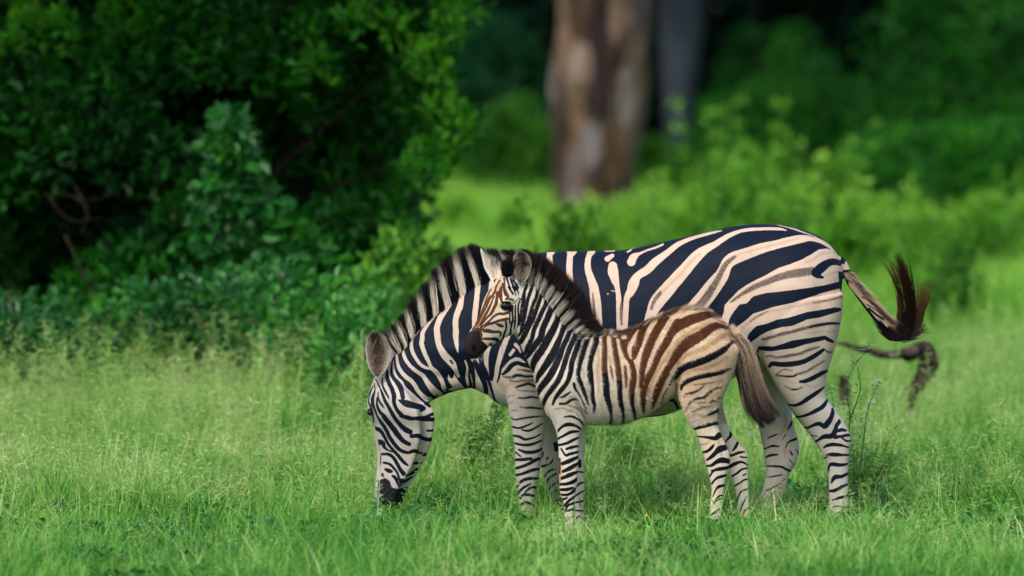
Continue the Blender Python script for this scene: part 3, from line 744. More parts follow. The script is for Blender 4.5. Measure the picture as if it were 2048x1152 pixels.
base_dirt = (0.55, 0.43, 0.33)
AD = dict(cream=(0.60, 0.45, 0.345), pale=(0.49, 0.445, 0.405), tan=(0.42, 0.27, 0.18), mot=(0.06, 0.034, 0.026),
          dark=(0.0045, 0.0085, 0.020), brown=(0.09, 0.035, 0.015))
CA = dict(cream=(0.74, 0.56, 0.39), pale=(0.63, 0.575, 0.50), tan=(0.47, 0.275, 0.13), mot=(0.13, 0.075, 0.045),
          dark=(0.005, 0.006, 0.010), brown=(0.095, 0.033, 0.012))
M_ADULT = coat_material("zebra_coat", warm_z0=0.5, warm_z1=0.9, edge=2.1, **AD)
base_dirt = (0.66, 0.46, 0.27)
M_CALF = coat_material("foal_coat", warm_z0=0.35, warm_z1=0.75, edge=1.8, thr=(-0.45, 0.65), grow=0.4, **CA)

def colour_material(name, rough=0.55, spec=0.35, nscale=300, namt=0.5):
    k = NT(name)
    p = k.pos(); n = k.noise(nscale, 2, p)
    c = k.a('col', 0)
    c2 = k.n("ShaderNodeVectorMath", {0: c, 1: (0.55, 0.55, 0.55)}, operation='MULTIPLY').outputs[0]
    b = k.n("ShaderNodeBsdfPrincipled", {'Base Color': k.mix(k.math('MULTIPLY', n, namt), c, c2), 'Roughness': rough, 'Specular IOR Level': spec})
    return k.out(b.outputs[0])
M_HAIR = colour_material("hair", 0.6, 0.12, 90, 0.3)
M_EAR = colour_material("ear_skin", 0.7, 0.2, 500, 0.8)
k = NT("eye_gloss"); M_EYE = k.out(k.n("ShaderNodeBsdfPrincipled", {'Base Color': (0.003, 0.004, 0.007, 1), 'Roughness': 0.12, 'Specular IOR Level': 0.45}).outputs[0])
k = NT("muzzle_skin")
M_SKIN = k.out(k.n("ShaderNodeBsdfPrincipled", {'Base Color': (0.004, 0.003, 0.003, 1), 'Roughness': 0.85, 'Specular IOR Level': 0.05}).outputs[0])

# ------------------------------------------------------------------ strands (mane, tail, fur)
def strands(roots, tips, width, cols_root, cols_tip, bend=None, tipw=0.15, segs=3, knee=0.6):
    n = len(roots)
    d = tips - roots
    side = np.cross(d, rng.normal(size=(n, 3))); side /= np.linalg.norm(side, axis=1)[:, None] + 1e-9
    # face mostly across the line so the ribbon shows its width from the side
    V = np.empty((n, (segs + 1) * 2, 3)); C = np.empty((n, (segs + 1) * 2, 4)); C[..., 3] = 1
    if bend is None: bend = np.zeros((n, 3))
    for i in range(segs + 1):
        t = i / segs
        p = roots + d * t + bend * (4 * t * (1 - t))
        w = (width * (1 - t * (1 - tipw)))[:, None] if np.ndim(width) else width * (1 - t * (1 - tipw))
        V[:, 2 * i] = p - side * w / 2; V[:, 2 * i + 1] = p + side * w / 2
        f = min(1.0, max(0.0, (t - knee) / 0.25 + 0.5))
        cc = cols_root * (1 - f) + cols_tip * f
        C[:, 2 * i, :3] = cc; C[:, 2 * i + 1, :3] = cc
    b = np.arange(n)[:, None] * ((segs + 1) * 2)
    F = np.concatenate([b + np.array([2 * i, 2 * i + 1, 2 * i + 3, 2 * i + 2]) for i in range(segs)])
    return V.reshape(-1, 3), F, C.reshape(-1, 4)

def strand_object(name, parts, mat, parent):
    V = np.vstack([p[0] for p in parts]); C = np.vstack([p[2] for p in parts])
    F, o = [], 0
    for p in parts: F.append(p[1] + o); o += len(p[0])
    me = mesh_np(name, V, np.vstack(F))
    attr(me, 'col', C, 'FLOAT_COLOR')
    ob = link(name, me, mat)
    keep_parent(ob, parent)
    return ob

def coat_colour(c, px, py, P, pal, warmf, jit=0.25):
    sd, kd, tn, mo = c.sample(px, py)
    n = len(px)
    j = 1 + rng.normal(size=(n, 1)) * jit
    f = warmf(px, py)[:, None]
    base = np.array(pal['pale']) * (1 - f) + np.array(pal['cream']) * f
    ft = np.clip((1.5 - tn) / 4, 0, 1)[:, None] * 0.75
    base = base * (1 - ft) + np.array(pal['tan']) * ft
    fm = np.clip((1 - mo) / 2, 0, 1)[:, None] * 0.9
    base = base * (1 - fm) + np.array(pal['mot']) * fm
    fs = np.clip(0.5 - (sd + rng.normal(size=n) * 0.6) * 0.8, 0, 1)[:, None]
    dk = np.array(pal['dark']) * (1 - kd[:, None]) + np.array(pal['brown']) * kd[:, None]
    return np.clip((base * (1 - fs) + dk * fs) * j, 0.003, 1)

# ------------------------------------------------------------------ ears
def ear_mesh(L, R, y0, bowl, thick, inner, rim, back, yaw=0.0, flip=False, rows=16, cols=13):
    """leaf-shaped cupped ear between two photo edges L,R (base -> tip)"""
    Ls, Rs = catmull(np.array(L, float), 6), catmull(np.array(R, float), 6)
    def res(Q, n):
        d = np.r_[0, np.cumsum(np.hypot(*np.diff(Q, axis=0).T))]; t = np.linspace(0, d[-1], n)
        return np.stack([np.interp(t, d, Q[:, 0]), np.interp(t, d, Q[:, 1])], 1)
    Ls, Rs = res(Ls, rows), res(Rs, rows)
    V, C = [], []
    for side in (0, 1):
        for i in range(rows):
            s = i / (rows - 1)
            for j in range(cols):
                t = -1 + 2 * j / (cols - 1)
                q = Ls[i] * (0.5 - t / 2) + Rs[i] * (0.5 + t / 2)
                dep = bowl * (1 - t * t) * math.sin(math.pi * min(1, s * 0.85 + 0.12)) + yaw * t
                y = y0 + (dep if not flip else -dep * 0.3) + (thick * (1 - 0.8 * t * t) if side else 0)
                V.append(at(q[0], q[1], y))
                if side: cc = back
                else:
                    e = max(abs(t), (s - 0.75) * 4 if s > 0.75 else 0)
                    f = min(1, max(0, (e - 0.45) / 0.4))
                    m = mnoise.noise(Vector((i * 0.22, j * 0.8, 3.0))) * 0.5 + 0.5
                    cc = [a * (0.35 + 1.1 * m) * (1 - f) + b * f for a, b in zip(inner, rim)]
                    if e > 0.97: cc = (0.55, 0.5, 0.45)
                C.append((*cc, 1))
    F = []
    N = rows * cols
    for i in range(rows - 1):
        for j in range(cols - 1):
            a = i * cols + j
            F += [(a, a + 1, a + cols + 1), (a, a + cols + 1, a + cols)]
            F += [(N + a + 1, N + a, N + a + cols), (N + a + 1, N + a + cols, N + a + cols + 1)]
    for i in range(rows - 1):
        for j in (0, cols - 1):
            a = i * cols + j
            F += [(a, a + cols, N + a + cols), (a, N + a + cols, N + a)]
    for j in range(cols - 1):
        for i in (0, rows - 1):
            a = i * cols + j
            F += [(a, a + 1, N + a + 1), (a, N + a + 1, N + a)]
    return np.array(V), np.array(F), np.array(C), (Ls, Rs)

def ball(c, r, nu=20, nv=12):
    V, F = [], []
    for i in range(nv + 1):
        a = math.pi * i / nv
        for j in range(nu):
            b = 2 * math.pi * j / nu
            V.append((c[0] + r[0] * math.sin(a) * math.cos(b), c[1] + r[1] * math.sin(a) * math.sin(b), c[2] + r[2] * math.cos(a)))
    for i in range(nv):
        for j in range(nu):
            a, b = i * nu + j, i * nu + (j + 1) % nu
            F += [(a, b, b + nu), (a, b + nu, a + nu)]
    return np.array(V), np.array(F)

def warm_adult(px, py): return np.clip((830 - py) / 230, 0, 1) * np.clip((px - 760) / 120, 0.2, 1)
def warm_calf(px, py): return np.clip((px - 1170) / 110, 0, 1) * np.clip((850 - py) / 60, 0.25, 1)
def body_object(name, parts, voxel, smooth_it, near, far, ymid, farcut, mat, extras, parent, displace=None, warmf=None):
    co, lv, ls, lt, nr = remeshed(parts, voxel, smooth_it)
    if displace is not None: co = displace(co, nr)
    px, py = side_px(co, ymid)
    s0 = near.sample(px, py)
    # legs of the far side carry their own stripes, seen straight on
    d = co[:, 1] - CAM_Y; vz = co[:, 2] - CAM_Z
    fw = CP * d - SP * vz
    qx, qy = 1024 + FPX * co[:, 0] / fw, 576 - FPX * (SP * d + CP * vz) / fw
    s1 = far.sample(qx, qy)
    w = np.clip((qy - farcut) / 12, 0, 1) * (co[:, 1] > ymid + 0.02)
    fields = [a * (1 - w) + b * w for a, b in zip(s0, s1)]
    V = [co]; nv = len(co); loops = [lv]; starts = [ls]; totals = [lt]; mi = [np.zeros(len(ls), np.int32)]
    nl = len(lv); cols = [np.ones((nv, 4))]
    for v, f, c, m in extras:
        f = np.asarray(f)
        loops.append((f + nv).ravel()); starts.append(nl + np.arange(len(f)) * 3); totals.append(np.full(len(f), 3))
        mi.append(np.full(len(f), m)); V.append(v); nv += len(v); nl += f.size
        cols.append(c if c is not None else np.ones((len(v), 4)))
    me = mesh_np(name, np.vstack(V), loops=np.concatenate(loops), starts=np.concatenate(starts), totals=np.concatenate(totals))
    me.polygons.foreach_set("material_index", np.concatenate(mi).astype(np.int32))
    pad = nv - len(co)
    for nm, fl in zip(('sd', 'kind', 'tan', 'mot'), fields): attr(me, nm, np.r_[fl, np.full(pad, 30.0)])
    attr(me, 'warm', np.r_[warmf(px, py), np.zeros(pad)])
    attr(me, 'col', np.vstack(cols), 'FLOAT_COLOR')
    ob = link(name, me, [mat, M_EAR, M_EYE, M_SKIN])
    keep_parent(ob, parent)
    return ob, co, nr, px, py

def polyline_pairs(base, tip, n):
    B, T = catmull(np.array(base, float), 8), catmull(np.array(tip, float), 8)
    u = rng.random(n) * (len(B) - 1.001)
    i = u.astype(int); f = (u - i)[:, None]
    return B[i] * (1 - f) + B[i + 1] * f, T[i] * (1 - f) + T[i + 1] * f, u / (len(B) - 1)

# ================================================================== ADULT
zebra = thing('zebra', "large adult zebra with its head lowered into the grass, grazing behind the foal", 'zebra', (0.2, 0, 0))
adult_near, adult_far = Coat(), Coat()
adult_near.run(ADULT_NEAR)
adult_far.run(ADULT_FAR)

def hbands(rows):   # horizontal head slices: y, left, right, yc, hw
    return [(r[1], r[0], r[2], r[0], r[3], r[4]) for r in rows]
adult_parts = [
    loft([(985, 590, 965, 770, 0, .08), (1020, 545, 985, 800, 0, .14), (1060, 511, 1030, 820, 0, .20), (1110, 504, 1090, 827, 0, .235),
          (1180, 502, 1180, 834, 0, .275), (1250, 499, 1260, 835, 0, .295), (1320, 485, 1330, 830, 0, .295), (1400, 467, 1400, 800, 0, .28),
          (1470, 452, 1465, 757, 0, .27), (1530, 448, 1520, 740, 0, .265), (1590, 455, 1580, 735, 0, .25), (1640, 474, 1625, 725, 0, .215),
          (1672, 505, 1650, 700, 0, .16), (1686, 537, 1672, 640, 0, .09)], e=2.15, egg=0.12),
    loft([(1066, 512, 1010, 800, 0, .15), (1000, 548, 965, 786, 0, .125), (962, 563, 945, 777, 0, .11), (932, 579, 925, 779, 0, .1),
          (890, 613, 905, 784, 0, .092), (866, 630, 886, 791, 0, .088), (836, 658, 869, 799, 0, .083), (808, 690, 858, 806, 0, .08),
          (783, 718, 845, 822, 0, .08), (765, 745, 825, 835, 0, .078)], egg=0.25),
]
# head: slices are turned 40 degrees, forehead away from the camera
def turned_head(rows, ang):
    prof = np.array([(-1, 0), (-0.97, .4), (-0.7, .78), (-0.1, 1.0), (.5, .86), (.85, .66), (1.0, .5), (.9, .2), (.86, 0)])
    prof = np.vstack([prof, [(p, -q) for p, q in prof[-2:0:-1]]])
    pr = catmull(np.vstack([prof, prof[:1]]), 4)[:-1]
    ca, sa = math.cos(ang), math.sin(ang)
    R = []
    S = catmull(np.array(rows, float), 5)
    for y, l, r, yc, ab in S:
        # local: forehead (-1) direction = (-cos, +sin), flank normal (near) = (-sin, -cos)
        ex = -pr[:, 0] * -1 * ca + pr[:, 1] * ab * -sa
        ey = pr[:, 0] * -sa + pr[:, 1] * ab * -ca
        k_ = ex.max() - ex.min()
        px = l + (ex - ex.min()) / k_ * (r - l)
        sc = (r - l) / k_ / 454.0
        ring = at(px, np.full(len(px), y), yc)
        ring[:, 1] += ey * sc
        R.append(ring)
    R = np.array(R)
    c0, c1 = R[0].mean(0), R[-1].mean(0)
    top = [c0 + (R[0] - c0) * q + np.array([0, 0, z]) for q, z in ((.45, .022), (.8, .012))]
    bot = [c1 + (R[-1] - c1) * q - np.array([0, 0, z]) for q, z in ((.85, .012), (.45, .024))]
    R = np.concatenate([np.array(top), R, np.array(bot)])
    return rings_mesh(R[::-1])
adult_parts.append(turned_head([(748, 752, 800, .0, .75), (770, 743, 826, .0, .75), (795, 735, 852, .0, .72), (815, 733.5, 866, .0, .68),
    (832, 737, 870, .0, .65), (850, 744, 869.5, .005, .62), (875, 748.5, 866, .01, .6), (905, 753, 856, .02, .6), (930, 754, 845, .025, .62),
    (950, 752, 833, .03, .66), (970, 750, 820, .035, .72), (988, 749, 811, .04, .8), (1006, 754, 806, .04, .8)], math.radians(42)))
def leg(rows, e=2.1): return loft(rows, 6, e)
adult_parts += [
    leg([(1490, 620, 1686, 585, -.10, .15), (1496, 650, 1684, 630, -.12, .15), (1506, 692, 1672, 690, -.13, .135), (1532, 737, 1655, 747, -.14, .105),
         (1561, 788, 1653, 793, -.14, .08), (1590, 832, 1673, 822, -.14, .064), (1613, 862, 1693, 853, -.14, .05), (1632, 888, 1702, 876, -.14, .043),
         (1646, 913, 1699, 905, -.14, .039), (1655, 940, 1697, 935, -.14, .033), (1657, 970, 1697, 970, -.14, .029), (1657, 1010, 1697, 1010, -.14, .029),
         (1655, 1045, 1699, 1045, -.14, .034), (1649, 1062, 1695, 1062, -.14, .031), (1641, 1076, 1691, 1076, -.14, .036), (1636, 1090, 1693, 1090, -.14, .042)]),
    leg([(1500, 700, 1640, 680, .12, .12), (1503, 740, 1605, 740, .13, .1), (1507, 790, 1582, 785, .13, .075), (1512, 830, 1583, 822, .13, .055),
         (1519, 865, 1590, 857, .13, .048), (1526, 897, 1599, 893, .13, .042), (1531, 925, 1594, 924, .13, .037), (1532, 948, 1580, 948, .13, .032),
         (1524, 980, 1570, 985, .13, .029), (1514, 1012, 1557, 1015, .13, .028), (1508, 1040, 1549, 1040, .13, .033), (1500, 1058, 1541, 1058, .13, .03),
         (1493, 1079, 1541, 1079, .13, .04)]),
    leg([(1000, 620, 1120, 640, -.10, .10), (1002, 670, 1118, 700, -.12, .11), (1006, 725, 1112, 740, -.13, .108), (1011, 780, 1104, 790, -.13, .09),
         (1017, 820, 1097, 826, -.13, .068), (1024, 856, 1091, 861, -.13, .052), (1029, 900, 1086, 897, -.13, .043), (1030, 930, 1081, 928, -.13, .042),
         (1031, 957, 1079, 955, -.13, .041), (1035, 982, 1072, 982, -.13, .034), (1038, 1012, 1068, 1012, -.13, .027), (1038, 1040, 1068, 1040, -.13, .027),
         (1034, 1058, 1069, 1058, -.13, .033), (1027, 1072, 1064, 1072, -.13, .031), (1022, 1090, 1067, 1090, -.13, .042)]),
    leg([(1050, 720, 1130, 740, .12, .1), (1068, 790, 1130, 800, .13, .075), (1079, 835, 1128, 838, .13, .055), (1081, 872, 1125, 870, .13, .045),
         (1080, 920, 1124, 915, .13, .04), (1086, 950, 1126, 945, .13, .039), (1094, 980, 1126, 978, .13, .033), (1102, 1010, 1128, 1008, .13, .026),
         (1104, 1035, 1129, 1035, .13, .026), (1100, 1051, 1131, 1051, .13, .032), (1096, 1063, 1128, 1063, .13, .03), (1092, 1079, 1131, 1079, .13, .04)]),
    # tail dock
    loft([(1672, 545, 1680, 512, 0, .03), (1684, 540, 1692, 520, 0, .022), (1693, 567, 1708, 553, 0, .02), (1714, 597, 1733, 582, 0, .022),
          (1737, 628, 1760, 612, 0, .024), (1756, 652, 1782, 635, 0, .024), (1772, 668, 1790, 648, 0, .018)], 6, 2.0),
]
MUSC = []   # soft muscle swells: px, py, radius px, height m
def swell(list_, ymid):
    def f(co, nr):
        px, py = side_px(co, ymid)
        out = co.copy()
        for x, y, rx, ry, h in list_:
            w = np.exp(-(((px - x) / rx) ** 2 + ((py - y) / ry) ** 2))
            out += nr * (w * h * 1.5 * (np.abs(nr[:, 1]) ** 0.7))[:, None]
        return out
    return f
a_swell = [(1060, 660, 38, 90, .022), (1100, 560, 30, 60, .010), (1480, 500, 30, 26, .012), (1600, 580, 60, 70, .018), (1540, 660, 40, 40, .014),
           (1235, 740, 110, 50, .012), (1440, 610, 26, 70, -.016), (1120, 700, 18, 80, -.012), (800, 800, 22, 40, .010), (768, 905, 8, 60, .006),
           (1000, 700, 18, 60, .012), (930, 700, 60, 16, .010), (900, 755, 60, 12, -.008), (1640, 640, 14, 90, -.006), (1672, 852, 6, 30, -.004),
           (815, 700, 10, 40, -.006), (840, 770, 14, 30, -.008), (1600, 790, 16, 40, .006)]
zx, zy = 745, 822
eye_c = at(741, 824, 0.0)
eyeA = ball(at(741, 824, -.005), (.0165, .034, .017))
nearE = ear_mesh([(752, 754), (742, 745), (735, 728), (731, 700), (733, 680), (738, 668), (745, 659)],
                 [(758, 753), (770, 742), (779, 722), (782, 700), (776, 683), (763, 667), (747, 659)],
                 -.085, .045, .008, (0.07, 0.042, 0.026), (0.60, 0.53, 0.46), (0.65, 0.6, 0.55))
farE = ear_mesh([(768, 740), (764, 720), (762, 700), (764, 680), (768, 672)], [(800, 736), (806, 716), (804, 696), (794, 680), (772, 671)],
                .10, -.02, .008, (0.6, 0.55, 0.5), (0.62, 0.56, 0.5), (0.15, 0.10, 0.06))
body, a_co, a_nr, a_px, a_py = body_object('body', adult_parts, 0.0068, 7, adult_near, adult_far, 0.0, 790, M_ADULT,
    [(eyeA[0], eyeA[1], None, 2), (nearE[0], nearE[1], nearE[2], 1), (farE[0], farE[1], farE[2], 1)], zebra, swell(a_swell, 0.0), warm_adult)

# mane
mb = [(795, 704), (809, 692), (825, 670), (848, 645), (872, 625), (897, 610), (920, 590), (934, 580), (962, 565), (979, 558), (1030, 524), (1066, 509)]
mt = [(770, 664), (789, 647), (811, 620), (837, 582), (862, 552), (877, 530), (900, 512), (916, 499), (936, 491), (958, 494), (1004, 502), (1048, 500)]
n = 26000
b, t, u = polyline_pairs(mb, mt, n)
yy = rng.normal(size=n) * 0.014
R = at(b[:, 0], b[:, 1] + rng.random(n) * 7, 0.0); T = at(t[:, 0], t[:, 1], 0.0)
ln = (0.80 + 0.22 * rng.random(n) ** 0.7) * (1 + 0.10 * np.array([mnoise.noise(Vector((q * 55, 0, 0))) for q in u]))
T = R + (T - R) * ln[:, None] + rng.normal(size=(n, 3)) * [0.007, 0.007, 0.006]
R[:, 1] += yy; T[:, 1] += yy * 1.2
# the stripe a hair belongs to is the one at its root
rx, ry = side_px(R, 0.0)
wc = np.array([(956, 11), (927, 13), (897, 13), (872, 12), (848, 11), (826, 8), (812, 6.5), (800, 6), (788, 5), (990, 10), (1022, 10), (1052, 8)])
sdm = (wc[None, :, 1] / 2 - np.abs(b[:, :1] - wc[None, :, 0])).max(1)
adark = np.array((0.004, 0.005, 0.009)); acream = np.array((0.92, 0.80, 0.66))
fk = np.clip(0.5 - (sdm + rng.normal(size=n) * 0.6) * 0.9, 0, 1)[:, None]
cr = (acream * (1 - fk) + adark * fk) * (1 + rng.normal(size=(n, 1)) * 0.2)
ct = np.tile(np.array((0.010, 0.007, 0.009)), (n, 1)) * (0.5 + rng.random((n, 1)) * 1.4)
kne = rng.random(n)
short = (fk[:, 0] < 0.5) & (kne < 0.8)
T[short] = R[short] + (T[short] - R[short]) * (0.56 + 0.24 * rng.random((short.sum(), 1)))
ct[short] = cr[short] * 0.9
parts = [strands(R, T, np.full(n, 0.0026) * (0.6 + 0.8 * rng.random(n)), np.clip(cr, 0.004, 1), np.clip(ct, 0.003, 1), rng.normal(size=(n, 3)) * 0.004, knee=0.78)]
strand_object('mane', parts, M_HAIR, zebra)

# tail tuft: swings up and outward in a J
def tail_hairs(center, n, spread0, spread1, width, c0, c1, Y, start=0.35, jit=1.0, clumps=0):
    Cn = catmull(np.array(center, float), 10)
    segs = 9
    V = np.empty((n, (segs + 1) * 2, 3)); C = np.ones((n, (segs + 1) * 2, 4))
    a0 = rng.random(n) * start; a1 = a0 + (1 - a0) * (0.55 + 0.45 * rng.random(n) ** 0.6)
    off = rng.normal(size=(n, 2)) ; offy = rng.normal(size=n)
    div = rng.normal(size=n) * jit
    if clumps:
        cl = rng.integers(0, clumps, n); co_ = rng.normal(size=clumps) * 1.1; cd = rng.normal(size=clumps) * jit * 1.2
        off[:, 0] = co_[cl] + rng.normal(size=n) * .16; div = cd[cl] + rng.normal(size=n) * .22 * jit; a1 = np.clip(a1 * (0.72 + .36 * rng.random(clumps))[cl], a0 + .2, 1)
    for i in range(segs + 1):
        t = a0 + (a1 - a0) * i / segs
        k_ = t * (len(Cn) - 1); ii = np.minimum(k_.astype(int), len(Cn) - 2); f = (k_ - ii)[:, None]
        p = Cn[ii] * (1 - f) + Cn[ii + 1] * f
        tg = Cn[ii + 1] - Cn[ii]; tg /= np.linalg.norm(tg, axis=1)[:, None]; nn = np.stack([-tg[:, 1], tg[:, 0]], 1)
        w = spread0 + (spread1 - spread0) * t
        s_ = np.clip(off[:, 0], -2, 2) * 0.6 * w * p[:, 2] + div * 9 * np.clip(t - 0.25, 0, 1) ** 1.5 + np.sin(t * 7 + off[:, 1] * 9) * 1.1 * jit
        q = p[:, :2] + nn[:, :2] * s_[:, None]
        W = at(q[:, 0], q[:, 1], Y)
        W[:, 1] += np.tanh(offy) * w * 0.002 * (1 + t)
        g = np.stack([nn[:, 0], np.zeros(n), -nn[:, 1]], 1) + np.stack([np.zeros(n), rng.normal(size=n) * 0 + offy * 0.5, np.zeros(n)], 1)
        g /= np.linalg.norm(g, axis=1)[:, None]
        hw = width * (1 - 0.85 * i / segs) / 2
        V[:, 2 * i] = W - g * hw; V[:, 2 * i + 1] = W + g * hw
        cc = np.array(c0) * (1 - t[:, None]) + np.array(c1) * t[:, None]
        C[:, 2 * i, :3] = cc; C[:, 2 * i + 1, :3] = cc
    C[..., :3] *= (0.5 + rng.random((n, 1, 1)) * 1.2)
    b_ = np.arange(n)[:, None] * ((segs + 1) * 2)
    F = np.concatenate([b_ + np.array([2 * i, 2 * i + 1, 2 * i + 3, 2 * i + 2]) for i in range(segs)])
    return V.reshape(-1, 3), F, C.reshape(-1, 4)
def d4(x, y): return (1660 + x / 3.03, 480 + y / 3.03)
J = [(*d4(285, 470), .6), (*d4(340, 545), .9), (*d4(400, 572), 1.0), (*d4(450, 545), 1.1), (*d4(478, 480), 1.0), (*d4(484, 400), .9),
     (*d4(474, 310), .85), (*d4(455, 220), .8), (*d4(430, 140), .8), (*d4(405, 85), .6)]
J2 = [(*d4(340, 560), .7), (*d4(410, 585), .8), (*d4(480, 560), .9), (*d4(530, 500), .8), (*d4(560, 400), .7), (*d4(575, 310), .6), (*d4(580, 240), .4)]
J3 = [(*d4(350, 560), .7), (*d4(420, 590), .8), (*d4(490, 575), .9), (*d4(545, 535), .8), (*d4(590, 505), .5)]
J4 = [(*d4(370, 560), .6), (*d4(410, 520), .7), (*d4(425, 420), .6), (*d4(415, 300), .5), (*d4(390, 200), .5), (*d4(355, 130), .3)]
strand_object('tail_tuft', [tail_hairs(J, 900, 12, 12, .0026, (0.0015, 0.0015, 0.002), (0.016, 0.005, 0.002), 0.0, jit=1.5, clumps=34),
                            tail_hairs(J2, 150, 9, 12, .0028, (0.01, 0.007, 0.006), (0.07, 0.03, 0.012), 0.0, jit=1.6),
                            tail_hairs(J3, 190, 8, 10, .0028, (0.008, 0.006, 0.006), (0.03, 0.02, 0.012), 0.0, jit=2.0),
                            tail_hairs(J4, 50, 6, 9, .0026, (0.01, 0.006, 0.005), (0.09, 0.035, 0.012), 0.0, jit=1.5)], M_HAIR, zebra)
# fringe along the dock
n = 1800
dk = catmull(np.array([d4(90, 190), d4(150, 262), d4(230, 350), d4(300, 430), d4(360, 490)], float), 10)
ui = rng.random(n) * (len(dk) - 1.001); ii = ui.astype(int); f = (ui - ii)[:, None]
p = dk[ii] * (1 - f) + dk[ii + 1] * f
sgn = (rng.random(n) < 0.5)
p[:, 0] += rng.normal(size=n) * 4; p[:, 1] += rng.normal(size=n) * 4
R = at(p[:, 0], p[:, 1], 0.0); R[:, 1] -= 0.012 + rng.random(n) * 0.01
T = R + np.array([0.035, -0.004, -0.028]) * (0.5 + rng.random((n, 1))) + rng.normal(size=(n, 3)) * 0.005
cx, cy = side_px(R, 0.0)
cc = coat_colour(adult_near, cx, cy, R, AD, warm_adult, .2)
# ear fur of the adult
def ear_fur(L, R_, Y, n, ln, c, bowl=0.03, lo=.05, hi=.7):
    s = lo + rng.random(n) * (hi - lo); t = rng.random(n) * 2 - 1
    i = (s * (len(L) - 1)).astype(int)
    edge = np.where((t > 0)[:, None], R_[i], L[i]); ctr = (L[i] + R_[i]) / 2
    tt = np.abs(t)[:, None] ** 0.4 * 0.95
    p = ctr * (1 - tt) + edge * tt
    Rr = at(p[:, 0], p[:, 1], Y); Rr[:, 1] += bowl * (1 - tt[:, 0] ** 2) * 0.9
    q = ctr - edge; q /= np.linalg.norm(q, axis=1)[:, None] + 1e-6
    Tt = Rr + np.stack([q[:, 0] * ln * .5, -0.008 * np.ones(n), -q[:, 1] * ln * 0.5 + ln * 1.0], 1) * (0.4 + rng.random((n, 1))) + rng.normal(size=(n, 3)) * 0.005
    cols = np.array(c) * (0.4 + rng.random((n, 1)) * 0.9)
    return strands(Rr, Tt, 0.0013, cols, cols * 0.8, rng.normal(size=(n, 3)) * 0.002)
strand_object('hair', [strands(R, T, 0.0018, cc, cc * 0.8, rng.normal(size=(n, 3)) * 0.002),
                       ear_fur(nearE[3][0], nearE[3][1], -.088, 420, 0.024, (0.42, 0.34, 0.26))], M_HAIR, zebra)

